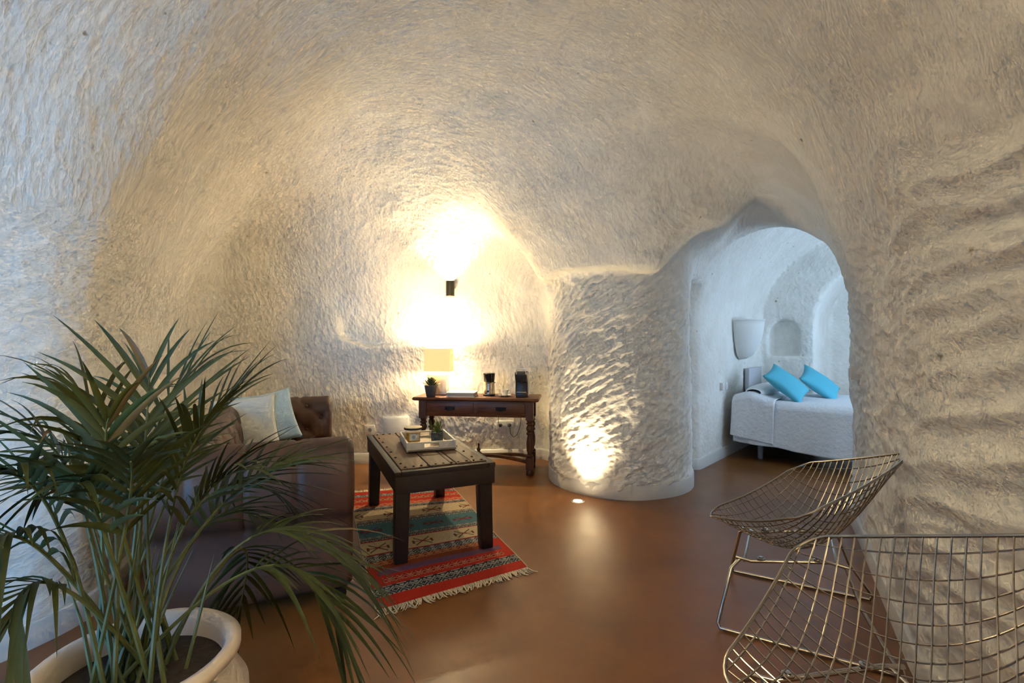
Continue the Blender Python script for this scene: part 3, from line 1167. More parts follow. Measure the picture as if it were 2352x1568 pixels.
# ------------------------------------------------------------------ console table
CZ = 0.75
CRZ = math.radians(-7)
con = thing('console_table', 'brown wooden console table with turned legs against the alcove wall', 'table', (-0.339, 4.954, 0), CRZ)
CW, CD = 1.24, 0.42
mb = MB()
prof = [(0.0, -0.030), (0.010, -0.024), (0.014, -0.014), (0.006, -0.006), (0.0, 0.0)]
v = []; f = []
for (o_, z_) in [(-0.012, -0.034), (0.0, -0.028), (0.008, -0.018), (0.003, -0.008), (0.0, 0.0)]:
    hx, hy = CW / 2 + o_, CD / 2 + o_
    v += [(-hx, -hy, CZ + z_), (hx, -hy, CZ + z_), (hx, hy, CZ + z_), (-hx, hy, CZ + z_)]
for k in range(4):
    for i in range(4):
        f.append((k * 4 + i, k * 4 + (i + 1) % 4, (k + 1) * 4 + (i + 1) % 4, (k + 1) * 4 + i))
f += [(3, 2, 1, 0), (16, 17, 18, 19)]
mb.add(v, f)
mb.build('tabletop', W_CON, con, bevel=0.0015)
AX, AY = CW / 2 - 0.075, CD / 2 - 0.055
for sy in (-1, 1):
    MB().box((0, 0, 0), (2 * AX, 0.022, 0.155)).build('apron', W_CON, con, bevel=0.002, loc=(0, sy * AY, CZ - 0.112))
for sx in (-1, 1):
    MB().box((0, 0, 0), (0.022, 2 * AY - 0.06, 0.155)).build('apron', W_CON, con, bevel=0.002, loc=(sx * AX, 0, CZ - 0.112))
for sx in (-1, 1):
    dr = MB().box((0, 0, 0), (AX - 0.075, 0.016, 0.105)).build('drawer_front', W_CON, con, bevel=0.005, loc=(sx * (AX / 2 - 0.018), -AY - 0.012, CZ - 0.108))
    hb = MB().box((0, -0.010, 0), (0.10, 0.006, 0.034)).tube(
        [(-0.035, -0.014, 0.004), (-0.034, -0.026, -0.006), (-0.018, -0.030, -0.017), (0, -0.030, -0.019), (0.018, -0.030, -0.017), (0.034, -0.026, -0.006), (0.035, -0.014, 0.004)], 0.004, 6)
    hb.build('drawer_pull', M_IRON, dr)
legp = [(0.030, 0.0), (0.036, 0.010), (0.036, 0.040), (0.026, 0.055), (0.034, 0.060)]
turn = [(0.026, 0.17), (0.036, 0.180), (0.036, 0.192), (0.024, 0.200), (0.022, 0.215), (0.030, 0.235), (0.034, 0.27), (0.033, 0.32), (0.027, 0.36),
        (0.021, 0.385), (0.032, 0.393), (0.035, 0.403), (0.030, 0.413), (0.022, 0.42), (0.031, 0.432), (0.036, 0.452), (0.031, 0.474), (0.021, 0.486),
        (0.034, 0.494), (0.034, 0.504), (0.024, 0.514), (0.031, 0.524), (0.031, 0.54)]
for sx in (-1, 1):
    for sy in (-1, 1):
        mb = MB()
        mb.lathe(legp, n=18)
        mb.box((0, 0, 0.115), (0.072, 0.072, 0.115))
        mb.lathe(turn, n=18)
        mb.box((0, 0, 0.632), (0.074, 0.074, 0.19))
        mb.build('leg', W_CONV, con, loc=(sx * (AX - 0.012), sy * (AY - 0.012), 0), ang=35)
for sx in (-1, 1):
    for sy in (-1, 1):
        p0 = Vector((sx * (AX - 0.03), sy * (AY - 0.03), 0.12)); p3 = Vector((sx * 0.02, 0, 0.150))
        c1 = Vector((sx * (AX - 0.20), sy * (AY - 0.05), 0.155)); c2 = Vector((sx * 0.25, sy * 0.02, 0.150))
        pts = bez(p0, c1, c2, p3, 14)
        mb = MB()
        V_ = []; F_ = []
        for i, p in enumerate(pts):
            d = (pts[min(i + 1, 13)] - pts[max(i - 1, 0)]).normalized()
            s_ = Vector((-d.y, d.x, 0)).normalized() * 0.022
            for (a, b) in ((-1, -1), (1, -1), (1, 1), (-1, 1)):
                V_.append(p + s_ * a + Vector((0, 0, 0.014 * b)))
        for i in range(13):
            for k in range(4):
                F_.append((i * 4 + k, i * 4 + (k + 1) % 4, (i + 1) * 4 + (k + 1) % 4, (i + 1) * 4 + k))
        F_ += [(3, 2, 1, 0), (52, 53, 54, 55)]
        mb.add(V_, F_).build('stretcher', W_CON, con, bevel=0.003)
MB().lathe([(0.032, 0.135), (0.034, 0.17), (0.022, 0.178), (0.014, 0.19), (0.022, 0.205), (0.012, 0.222), (0.007, 0.235), (0.012, 0.25), (0.010, 0.262), (0.002, 0.27)], n=14).build('finial', W_CONV, con)


def at_px(x, D, z=CZ):
    return Vector(((x - 1176) / 1120 * D, D, z))


# table lamp
lp = thing('table_lamp', 'lit table lamp with rectangular cream shade and white block base', 'lamp', at_px(1008, 5.03), CRZ)
MB().box((-0.01, 0, 0.112), (0.205, 0.09, 0.216)).build('base', M_WHITE, lp, bevel=0.012, seg=3)
MB().tube([(0, 0, 0.215), (0, 0, 0.30)], 0.010, 10).build('stem', M_STEEL, lp)
m = bpy.data.materials.new('lit_linen_shade')
m.use_nodes = True
nt = m.node_tree
b = nt.nodes['Principled BSDF']
b.inputs['Base Color'].default_value = (0.62, 0.43, 0.22, 1)
b.inputs['Roughness'].default_value = 0.9
b.inputs['Emission Color'].default_value = (1.0, 0.58, 0.24, 1)
b.inputs['Emission Strength'].default_value = 0.22
tc = nd(nt, 'ShaderNodeTexCoord')
n = nd(nt, 'ShaderNodeTexNoise', i_Scale=9.0, i_Detail=3.0)
mp = nd(nt, 'ShaderNodeMapping'); mp.inputs['Scale'].default_value = (14, 14, 1)
nt.links.new(tc.outputs['Object'], mp.inputs[0]); nt.links.new(mp.outputs[0], n.inputs['Vector'])
bu = nd(nt, 'ShaderNodeBump', i_Strength=0.1, i_Distance=0.003)
nt.links.new(n.outputs[0], bu.inputs['Height']); nt.links.new(bu.outputs[0], b.inputs['Normal'])
M_SHADE = m
mb = MB()
sw, sd, z0_, z1_ = 0.136, 0.075, 0.245, 0.480
ring = lambda hx, hy, z: [(-hx, -hy, z), (hx, -hy, z), (hx, hy, z), (-hx, hy, z)]
v = ring(sw, sd, z0_) + ring(sw - 0.004, sd - 0.003, z1_) + ring(sw - 0.008, sd - 0.007, z1_) + ring(sw - 0.004, sd - 0.004, z0_)
f = [(k * 4 + i, k * 4 + (i + 1) % 4, ((k + 1) % 4) * 4 + (i + 1) % 4, ((k + 1) % 4) * 4 + i) for k in range(4) for i in range(4)]
mb.add(v, f).build('shade', M_SHADE, lp)
MB().lathe([(0.012, 0.29), (0.016, 0.30), (0.028, 0.345), (0.026, 0.37), (0.012, 0.385), (0.001, 0.388)], n=14, cap=False).build(
    'bulb', mat('lit_bulb', (1, 0.8, 0.5), 0.3, emit=(1, 0.72, 0.38), estr=12.0), lp)
L = light('table_lamp_light', 'POINT', (0, 0, 0.265), WARM, 6.5, shadow_soft_size=0.03)
L.parent = lp
L.location = (0, 0, 0.262)
L2 = light('table_lamp_uplight', 'POINT', (0, 0, 0.42), (1.0, 0.82, 0.50), 9.0, shadow_soft_size=0.03)
L2.parent = lp
L2.location = (0, -0.01, 0.455)

# succulent
sc = thing('potted_succulent', 'small green succulent in dark grey pot in front of the lamp', 'plant', at_px(989.5, 4.86))
M_DPOT = mat('charcoal_pot', (0.085, 0.075, 0.080), 0.6, var=0.25, vscale=30)
MB().lathe([(0.040, 0), (0.044, 0.004), (0.060, 0.085), (0.063, 0.113), (0.060, 0.117), (0.056, 0.112), (0.054, 0.100), (0.001, 0.098)], n=24, cap=False).build('pot', M_DPOT, sc)
M_SUC = mat('succulent_leaf', (0.14, 0.15, 0.045), 0.5, color2=(0.05, 0.075, 0.03), vscale=18)


def fat_leaf(mb, p0, d, L, w0):
    d = Vector(d).normalized()
    a = d.cross(Vector((0, 0, 1)))
    if a.length < 1e-3: a = Vector((1, 0, 0))
    a.normalize(); b_ = a.cross(d)
    pts = [Vector(p0) + d * L * t_ for t_ in (0, 0.3, 0.6, 0.85, 1)]
    rs = [0.35, 0.85, 1, 0.65, 0.05]
    V_ = [p + a * math.cos(2 * PI * k / 6) * w0 * r_ + b_ * math.sin(2 * PI * k / 6) * w0 * 0.45 * r_ for p, r_ in zip(pts, rs) for k in range(6)]
    F_ = [(i * 6 + k, i * 6 + (k + 1) % 6, (i + 1) * 6 + (k + 1) % 6, (i + 1) * 6 + k) for i in range(4) for k in range(6)]
    F_ += [(5, 4, 3, 2, 1, 0), tuple(range(24, 30))]
    mb.add(V_, F_)


for k in range(26):
    a = k * 2.39996; t_ = k / 26
    tilt = 1.15 - 0.95 * t_
    d = Vector((math.cos(a) * math.sin(tilt), math.sin(a) * math.sin(tilt), math.cos(tilt)))
    mb = MB()
    fat_leaf(mb, (0.02 * math.cos(a) * (1 - t_), 0.02 * math.sin(a) * (1 - t_), 0.098 + 0.035 * t_), d, 0.085 - 0.015 * t_, 0.014)
    mb.build('leaf', M_SUC, sc, ang=60)

# white boxed tablet / folder on the console
bk_ = thing('white_folder', 'flat white box folder lying between lamp and coffee grinder', 'box', at_px(1062, 4.90), CRZ)
MB().box((0, 0, 0.024), (0.27, 0.19, 0.030)).build('page_block', mat('paper_edge', (0.50, 0.46, 0.40), 0.7, var=0.15, stretch=(1, 1, 60)), bk_, bevel=0.002)
MB().box((0, 0, 0.005), (0.285, 0.20, 0.008)).build('back_cover', M_WPLASTIC, bk_, bevel=0.002)
MB().box((0, 0.004, 0.044), (0.285, 0.20, 0.008), (0.02, 0, 0)).build('front_cover', M_WPLASTIC, bk_, bevel=0.002)

# coffee grinder
cg = thing('coffee_grinder', 'small steel coffee grinder with black lid on the console', 'grinder', at_px(1123.5, 4.97))
MB().lathe([(0.055, 0), (0.062, 0.004), (0.062, 0.014), (0.058, 0.018)], n=28).build('foot_ring', M_BLACK, cg)
bd = MB().lathe([(0.0575, 0.018), (0.056, 0.10), (0.056, 0.125), (0.066, 0.130), (0.067, 0.136), (0.055, 0.140)], n=32).build('body', M_STEEL, cg)
MB().lathe([(0.052, 0.140), (0.054, 0.145), (0.060, 0.215), (0.061, 0.225), (0.056, 0.229), (0.001, 0.229)], n=32, cap=False).build('lid', mat('smoked_lid', (0.016, 0.012, 0.010), 0.2), cg)
o = MB().lathe([(0.011, 0), (0.011, 0.004), (0.009, 0.006)], n=16).build('button', M_BLACK, cg, loc=(-0.010, -0.056, 0.048), rot=(PI / 2, 0, 0))

# saucer and cup
pc = at_px(1159, 4.875)
sa = MB().lathe([(0.030, 0.001), (0.034, 0.001), (0.040, 0.006), (0.068, 0.016), (0.069, 0.018), (0.040, 0.010), (0.001, 0.008)], n=28, cap=False).build('saucer', M_WHITE, loc=pc)
tag(sa, 'white saucer under the espresso cup on the console', 'saucer')
cup = thing('espresso_cup', 'small cream espresso cup standing on its saucer', 'cup', pc + Vector((0, 0, 0.0105)))
MB().lathe([(0.022, 0), (0.026, 0.003), (0.036, 0.030), (0.040, 0.060), (0.038, 0.061), (0.034, 0.032), (0.022, 0.008), (0.001, 0.007)], n=28, cap=False).build('bowl', M_WHITE, cup)
MB().tube([(0.036, 0, 0.050), (0.050, 0, 0.053), (0.057, 0, 0.042), (0.053, 0, 0.026), (0.036, 0, 0.020)], 0.004, 8).build('handle', M_WHITE, cup)

# capsule coffee machine
cm = thing('coffee_machine', 'black capsule coffee machine at the right end of the console', 'coffee machine', at_px(1199, 4.865), CRZ)
mb = MB()
sect = [(-0.100, 0.0), (-0.100, 0.045), (-0.035, 0.050), (-0.030, 0.150), (-0.085, 0.158), (-0.092, 0.225), (-0.070, 0.252), (0.06, 0.252), (0.098, 0.215), (0.102, 0.0)]
hw = 0.052
v = [(-hw, y_, z_) for (y_, z_) in sect] + [(hw, y_, z_) for (y_, z_) in sect]
n_ = len(sect)
f = [(i, (i + 1) % n_, n_ + (i + 1) % n_, n_ + i) for i in range(n_)] + [tuple(range(n_ - 1, -1, -1)), tuple(n_ + i for i in range(n_))]
mb.add(v, f).build('body', M_BLACK, cm, bevel=0.006)
M_SILV = mat('silver_trim', (0.55, 0.50, 0.44), 0.3, 0.9)
for sx in (-1, 1):
    mb = MB()
    v = [(sx * 0.053, y_, z_) for (y_, z_) in sect[4:]] + [(sx * 0.064, y_ * 0.95, 0.01 + z_ * 0.95) for (y_, z_) in sect[4:]]
    v = [(sx * 0.0525, 0.10, 0.012), (sx * 0.0525, 0.095, 0.21), (sx * 0.0525, 0.055, 0.245), (sx * 0.0525, -0.065, 0.245), (sx * 0.0525, -0.080, 0.22), (sx * 0.0525, -0.02, 0.14), (sx * 0.0525, -0.02, 0.012)]
    v2 = [(sx * 0.064, p[1] * 0.97, p[2]) for p in v]
    k = len(v)
    mb.add(v + v2, [(i, (i + 1) % k, k + (i + 1) % k, k + i) for i in range(k)] + [tuple(range(k - 1, -1, -1)), tuple(k + i for i in range(k))])
    mb.build('side_panel', M_SILV if sx > 0 else M_BLACK, cm, bevel=0.003)
hd = [(-0.047, -0.085, 0.225), (-0.047, -0.075, 0.262), (-0.045, -0.03, 0.273), (0, -0.02, 0.275), (0.045, -0.03, 0.273), (0.047, -0.075, 0.262), (0.047, -0.085, 0.225)]
MB().tube(hd, 0.006, 8).build('lever', M_SILV, cm)
MB().box((0, -0.070, 0.051), (0.094, 0.060, 0.005)).build('drip_grid', M_SILV, cm, bevel=0.001)
MB().lathe([(0.012, 0), (0.010, -0.016), (0.006, -0.020)], n=12).build('spout', M_BLACK, cm, loc=(0, -0.065, 0.158))

# ------------------------------------------------------------------ wall sconce with up and down beams
ph = hit_px(1036, 664)
ws = thing('wall_sconce', 'black cylinder wall sconce throwing light up and down the alcove wall', 'wall lamp', (ph.x, ph.y - 0.075, ph.z))
M_SCON = mat('bronze_black_metal', (0.06, 0.05, 0.03), 0.4, 0.6)
mb = MB()
mb.lathe([(0.030, -0.080), (0.044, -0.080), (0.046, -0.078), (0.046, 0.078), (0.044, 0.080), (0.030, 0.080), (0.030, 0.04), (0.001, 0.04)], n=28, cap=False)
mb.lathe([(0.001, -0.04), (0.030, -0.04), (0.030, -0.080)], n=28, cap=False)
mb.build('housing', M_SCON, ws)
MB().box((0, 0.062, 0), (0.05, 0.08, 0.07)).build('wall_mount', M_SCON, ws, bevel=0.004)
for sg in (-1, 1):
    MB().lathe([(0.026, 0.042 * sg), (0.027, 0.050 * sg), (0.001, 0.052 * sg)], n=18, cap=False).build('lamp_lens', mat('lit_lens', (1, 0.9, 0.7), 0.3, emit=(1, 0.78, 0.45), estr=30.0), ws)
SC_E = 22
for sg, wide in ((-1, 0), (1, 0), (-1, 1), (1, 1)):
    L = light('sconce_beam', 'SPOT', (ph.x, ph.y - 0.075, ph.z + sg * 0.085), (1.0, 0.81, 0.47), (20 if sg > 0 else 20) if wide else SC_E,
              aim=(ph.x, ph.y - 0.075 + (-0.30 if wide else 0.03), ph.z + sg * 1.0), spot_size=math.radians(116 if wide else 52), spot_blend=1.0, shadow_soft_size=0.02)
    L.parent = ws
    L.matrix_parent_inverse = Matrix.Translation(-ws.location)

# ------------------------------------------------------------------ recessed floor uplight
up = Vector((0.535, 3.97, 0))
fu = thing('floor_uplight', 'round steel recessed uplight in the floor before the pillar', 'floor lamp', up)
MB().lathe([(0.036, 0.001), (0.036, 0.004), (0.052, 0.005), (0.055, 0.003), (0.056, 0.0005)], n=28, cap=False).build('bezel', M_STEEL, fu)
MB().lathe([(0.036, 0.0025), (0.001, 0.0035)], n=28, cap=False).build('lens', mat('lit_floor_lens', (1, 0.9, 0.75), 0.3, emit=(1, 0.80, 0.50), estr=14.0), fu)
L = light('floor_uplight_beam', 'SPOT', up + Vector((0, 0, 0.012)), (1.0, 0.80, 0.48), 19, aim=(up.x + 0.13, up.y + 0.12, 1.0),
          spot_size=math.radians(95), spot_blend=1.0, shadow_soft_size=0.025)
L.parent = fu
L.matrix_parent_inverse = Matrix.Translation(-up)

# ------------------------------------------------------------------ sockets, access panel, switches
def socket_plate(name, label, cat, p, w_, h_, holes, rz=None, off=0.02):
    r_ = wall_rz(p) if rz is None else rz
    o = thing(name, label, cat, p + Vector((math.sin(r_), -math.cos(r_), 0)) * off, r_)
    MB().box((0, 0.012, 0), (w_, 0.045, h_)).build('plate', M_WPLASTIC, o, bevel=0.003)
    for hx in holes:
        MB().lathe([(0.020, 0), (0.020, 0.004), (0.017, 0.004), (0.016, 0.001), (0.001, 0.001)], n=18, cap=False).build(
            'socket_well', mat('socket_well_grey', (0.35, 0.33, 0.31), 0.5), o, loc=(hx, -0.0105, 0), rot=(PI / 2, 0, 0))
    return o


p = hit_px(850, 986)
socket_plate('wall_socket', 'single white wall socket left of the coffee table', 'socket', p, 0.10, 0.10, (0,))
p = hit_px(910, 976)
r_ = wall_rz(p)
ap = thing('access_panel', 'blank white access panel on the wall behind the tray', 'panel', p + Vector((math.sin(r_), -math.cos(r_), 0)) * 0.015, r_)
MB().box((0, 0.012, 0), (0.27, 0.05, 0.19)).build('frame', M_WPLASTIC, ap, bevel=0.003)
MB().box((0, -0.014, 0), (0.25, 0.008, 0.17)).build('cover', M_WPLASTIC, ap, bevel=0.002)
for sx in (-1, 1):
    for sz in (-1, 1):
        MB().lathe([(0.004, 0), (0.004, 0.002), (0.001, 0.003)], n=8).build('screw', M_STEEL, ap, loc=(sx * 0.115, -0.018, sz * 0.075), rot=(PI / 2, 0, 0))
p = hit_px(1160, 975)
so = socket_plate('double_socket', 'double white socket with black plugs under the console', 'socket', p, 0.19, 0.09, (-0.05, 0.05))
for k, hx in enumerate((-0.055, 0.045)):
    q = so.matrix_basis @ Vector((hx, -0.012, 0))
    pg_ = thing('power_plug', 'black plug with looping cord in the right socket hole' if k else 'black plug with cord up in the left socket hole', 'plug', q, so.rotation_euler.z)
    MB().lathe([(0.019, 0.001), (0.019, 0.016), (0.014, 0.030), (0.006, 0.042)], n=14).build('plug_body', M_BLACK, pg_, rot=(PI / 2, 0, 0))
    if k:
        pts = [(0, -0.04, 0), (0.004, -0.05, -0.03), (0.012, -0.045, -0.09), (0.045, -0.035, -0.125), (0.085, -0.03, -0.10), (0.115, -0.03, -0.02), (0.13, -0.03, 0.10)]
    else:
        pts = [(0, -0.04, 0), (-0.012, -0.052, 0.01), (-0.022, -0.05, 0.05), (-0.02, -0.045, 0.12)]
    MB().tube(pts, 0.0035, 6).build('cord', M_BLACK, pg_)
# switch on the door jamb
p = hit_px(1966, 856)
r_ = wall_rz(p)
sw_ = thing('light_switch', 'white light switch on the wall right of the bedroom arch', 'switch', p + Vector((math.sin(r_), -math.cos(r_), 0)) * 0.02, r_)
MB().box((0, 0.01, 0), (0.085, 0.05, 0.095)).build('plate', M_WPLASTIC, sw_, bevel=0.004)
for sx in (-1, 1):
    MB().box((sx * 0.018, -0.018, 0), (0.032, 0.008, 0.06)).build('rocker', M_WPLASTIC, sw_, bevel=0.002)

# ------------------------------------------------------------------ sofa
def leather(name, c1, c2):
    m = bpy.data.materials.new(name)
    m.use_nodes = True
    nt = m.node_tree
    b = nt.nodes['Principled BSDF']
    b.inputs['Roughness'].default_value = 0.52
    tc = nd(nt, 'ShaderNodeTexCoord')
    n = nd(nt, 'ShaderNodeTexNoise', i_Scale=5.0, i_Detail=6.0)
    r = nd(nt, 'ShaderNodeValToRGB')
    r.color_ramp.elements[0].position = 0.35
    r.color_ramp.elements[1].position = 0.7
    r.color_ramp.elements[0].color = (*c1, 1)
    r.color_ramp.elements[1].color = (*c2, 1)
    nt.links.new(tc.outputs['Object'], n.inputs['Vector'])
    nt.links.new(n.outputs[0], r.inputs[0])
    nt.links.new(r.outputs[0], b.inputs['Base Color'])
    vo = nd(nt, 'ShaderNodeTexVoronoi', i_Scale=220.0)
    nt.links.new(tc.outputs['Object'], vo.inputs['Vector'])
    bu = nd(nt, 'ShaderNodeBump', i_Strength=0.15, i_Distance=0.002)
    nt.links.new(vo.outputs['Distance'], bu.inputs['Height'])
    nt.links.new(bu.outputs[0], b.inputs['Normal'])
    return m


M_LEA = leather('brown_leather', (0.055, 0.024, 0.014), (0.095, 0.042, 0.022))
SRZ = math.radians(23.2)
sofa = thing('leather_sofa', 'dark brown tufted leather sofa along the left wall', 'sofa', (-1.578, 3.194, 0), SRZ)
SL, SD_ = 1.10, 0.43       # half length, half depth


def tuft(a, b, pa, pb):
    """diamond tufting depth at surface position (a, b) with button pitch (pa, pb)"""
    u = a / pa; v_ = b / pb
    best = 9
    for (ou, ov) in ((0, 0), (0.5, 0.5)):
        du = u - ou - round(u - ou); dv = v_ - ov - round(v_ - ov)
        best = min(best, math.hypot(du * pa, dv * pb))
    c1 = (u + v_) % 1.0; c2 = (u - v_) % 1.0
    cr = min(min(c1, 1 - c1), min(c2, 1 - c2))
    return -0.022 * math.exp(-(best / 0.030) ** 2) - 0.010 * math.exp(-(cr / 0.045) ** 2)


def roll_slab(name, prof, length, nl_, seams, pitch, parent, inner, xf, side_buttons=True, material=M_LEA, smooth_pts=5):
    """closed (p, z) profile swept along q; inner(p,z,n) says where buttons go"""
    pr = [Vector((a, b)) for a, b in prof]
    for _ in range(2):                     # chaikin rounding
        o2 = []
        for i in range(len(pr)):
            a, b = pr[i], pr[(i + 1) % len(pr)]
            o2 += [a.lerp(b, 0.25), a.lerp(b, 0.75)]
        pr = o2
    # resample evenly
    acc = [0]
    for i in range(len(pr)):
        acc.append(acc[-1] + (pr[(i + 1) % len(pr)] - pr[i]).length)
    N_ = 96
    rs = []
    for k in range(N_):
        t_ = acc[-1] * k / N_
        i = max(j for j in range(len(acc)) if acc[j] <= t_)
        i = min(i, len(pr) - 1)
        rs.append(pr[i].lerp(pr[(i + 1) % len(pr)], (t_ - acc[i]) / max(1e-9, acc[i + 1] - acc[i])))
    area = sum(rs[i].x * rs[(i + 1) % N_].y - rs[(i + 1) % N_].x * rs[i].y for i in range(N_))
    sg = 1 if area > 0 else -1
    nor = []
    for i in range(N_):
        d = rs[(i + 1) % N_] - rs[i - 1]
        nor.append(Vector((d.y, -d.x)).normalized() * sg)
    V_ = []; F_ = []
    for j in range(nl_):
        q = (j / (nl_ - 1) - 0.5) * length
        for i in range(N_):
            p = rs[i]; n_ = nor[i]
            w_ = inner(p, n_)
            h = 0.0
            if w_ > 0:
                h += w_ * tuft(q, acc[-1] * i / N_ - 0.05, pitch[0], pitch[1])
            for s_ in seams:
                h -= 0.011 * math.exp(-((q - s_) / 0.010) ** 2) * (1 - w_) * (1 if p.y > 0.42 else 0)
            e = max(0, abs(q) - (length / 2 - 0.03)) / 0.03
            h -= 0.025 * e * e
            V_.append(xf(p.x + n_.x * h, q, p.y + n_.y * h))
    for j in range(nl_ - 1):
        for i in range(N_):
            k = (i + 1) % N_
            F_.append((j * N_ + i, j * N_ + k, (j + 1) * N_ + k, (j + 1) * N_ + i))
    F_ += [tuple(range(N_ - 1, -1, -1)), tuple((nl_ - 1) * N_ + i for i in range(N_))]
    o = MB().add(V_, F_).build(name, material, parent, ang=60)
    # buttons
    if side_buttons:
        done = []
        for i in range(N_):
            if inner(rs[i], nor[i]) < 0.8: continue
            b_ = acc[-1] * i / N_ - 0.05
            v_ = b_ / pitch[1] * 2
            if abs(v_ - round(v_)) * pitch[1] / 2 > acc[-1] / N_ / 2: continue
            odd = int(round(v_)) % 2
            n0 = int(length / pitch[0]) + 2
            for m_2 in range(-n0, n0):
                q = (m_2 + (0.5 if odd else 0)) * pitch[0]
                if abs(q) > length / 2 - 0.05: continue
                c = Vector(xf(rs[i].x - nor[i].x * 0.017, q, rs[i].y - nor[i].y * 0.017))
                if any((c - d).length < 0.04 for d in done): continue
                done.append(c)
                dirv = (Vector(xf(rs[i].x + nor[i].x, q, rs[i].y + nor[i].y)) - Vector(xf(rs[i].x, q, rs[i].y))).normalized()
                mb = MB().lathe([(0.001, -0.004), (0.012, -0.002), (0.012, 0.002), (0.006, 0.006), (0.001, 0.007)], n=10, cap=False)
                mb.build('tuft_button', material, o, loc=c, rot=dirv.to_track_quat('Z', 'Y').to_euler())
    return o


# arm profile: p measured inwards from the outer face, z up
arm_prof = [(0.06, 0.07), (0.06, 0.44), (0.01, 0.47), (-0.035, 0.56), (-0.035, 0.70), (0.02, 0.80), (0.11, 0.835), (0.20, 0.80), (0.235, 0.70), (0.23, 0.44), (0.23, 0.07)]
inn = lambda p, n_: max(0.0, min(1.0, (n_.x - 0.55) / 0.3)) * (1 if p.y > 0.40 else 0)
arm_n = roll_slab('arm', arm_prof, 2 * SD_ - 0.02, 60, (-0.27, -0.05, 0.17), (0.22, 0.20), sofa, inn, lambda p, q, z: (q, -SL + p, z))
arm_f = roll_slab('arm', arm_prof, 2 * SD_ - 0.02, 60, (-0.27, -0.05, 0.17), (0.22, 0.20), sofa, inn, lambda p, q, z: (q, SL - p, z))
back_prof = [(0.06, 0.07), (0.05, 0.44), (0.0, 0.56), (0.0, 0.72), (0.04, 0.82), (0.12, 0.865), (0.20, 0.83), (0.235, 0.73), (0.27, 0.44), (0.27, 0.07)]
bk2 = roll_slab('backrest', back_prof, 2 * SL - 0.30, 110, (), (0.22, 0.20), sofa, inn, lambda p, q, z: (-SD_ + p, q, z))
mb = MB().box((0.06, 0, 0.19), (0.62, 2 * SL - 0.42, 0.22))
mb.build('seat_base', M_LEA, sofa, bevel=0.02, seg=3)
for k in range(3):
    yc = (k - 1) * 0.585
    def cush(u, v, yc=yc):
        th = 2 * PI * u; ph_ = PI * (v - 0.5)
        c = lambda a, e: math.copysign(abs(math.cos(a)) ** e, math.cos(a))
        s = lambda a, e: math.copysign(abs(math.sin(a)) ** e, math.sin(a))
        return (0.095 + 0.315 * c(ph_, 0.3) * c(th, 0.25), yc + 0.29 * c(ph_, 0.3) * s(th, 0.25), 0.39 + 0.085 * s(ph_, 0.5))
    MB().grid(cush, 40, 17, close_u=True).build('seat_cushion', M_LEA, sofa, ang=80)
for sx in (-1, 1):
    for sy in (-1, 1):
        MB().lathe([(0.022, 0), (0.030, 0.012), (0.036, 0.035), (0.030, 0.055), (0.040, 0.075)], n=16).build('foot', M_BLACK, sofa, loc=(sx * (SD_ - 0.07), sy * (SL - 0.14), 0))

# cushions on the sofa
M_CU = mat('pale_blue_cotton', (0.62, 0.64, 0.62), 0.85, bump=0.15, bscale=90)
M_CU2 = mat('sky_blue_cotton', (0.42, 0.56, 0.64), 0.85, bump=0.15, bscale=90)


def place_pillow(o, c, normal, up_, roll=0.0):
    z_ = Vector(normal).normalized()
    y_ = Vector(up_); y_ = (y_ - z_ * y_.dot(z_)).normalized()
    x_ = y_.cross(z_)
    R = Matrix((x_, y_, z_)).transposed()
    o.matrix_world = Matrix.Translation(c) @ R.to_4x4() @ Matrix.Rotation(roll, 4, 'Z')


o = pillow('throw_cushion', 0.41, 0.41, 0.14, M_CU, seed=3)
tag(o, 'off-white square cushion in front, leaning on the sofa', 'cushion', 'cushions on the sofa')
place_pillow(o, (-1.88, 3.45, 0.715), (0.42, -0.83, 0.38), (0, 0, 1), 0.10)
o = pillow('throw_cushion', 0.40, 0.41, 0.13, M_CU2, seed=5)
tag(o, 'light blue square cushion tucked behind the off-white one', 'cushion', 'cushions on the sofa')
place_pillow(o, (-1.80, 3.60, 0.735), (0.55, -0.74, 0.40), (0, 0, 1), 0.16)

# two added fill lamps in sconce form, unseen, to brighten the room
for k, (q, dr_) in enumerate([((0.5, 0.25, 1.9), (1, 0, 0)), ((-0.7, -0.4, 1.9), (0, -1, 0))]):
    p = hit(q, dr_)
    s_ = thing('wall_sconce', ('added unseen fill lamp, black cylinder on the right wall beside the viewer' if k == 0 else 'added unseen fill lamp, black cylinder on the wall behind the viewer'),
               'wall lamp', p - Vector(dr_) * 0.085)
    MB().lathe([(0.044, -0.080), (0.046, -0.078), (0.046, 0.078), (0.044, 0.080), (0.030, 0.080), (0.030, 0.05), (0.001, 0.05)], n=24, cap=False).build('housing', M_SCON, s_)
    MB().box(tuple(Vector(dr_) * 0.06), (0.07, 0.05, 0.06)).build('wall_mount', M_SCON, s_, bevel=0.004)
    L = light('added_fill_beam', 'SPOT', (0, 0, 0.09), (1.0, 0.80, 0.46), (115 if k == 0 else 85), rot=(PI, 0, 0), spot_size=math.radians(140), spot_blend=1.0, shadow_soft_size=0.04)
    L.parent = s_

# ------------------------------------------------------------------ wire lounge chairs
M_WIRE = mat('nickel_wire', (0.42, 0.38, 0.33), 0.22, 1.0)
CF = Vector((0.43, 0, 0.415)); CTp = Vector((-0.45, 0, 0.825)); CWL = Vector((-0.03, 0.47, 0.62)); CWR = Vector((-0.03, -0.47, 0.62))


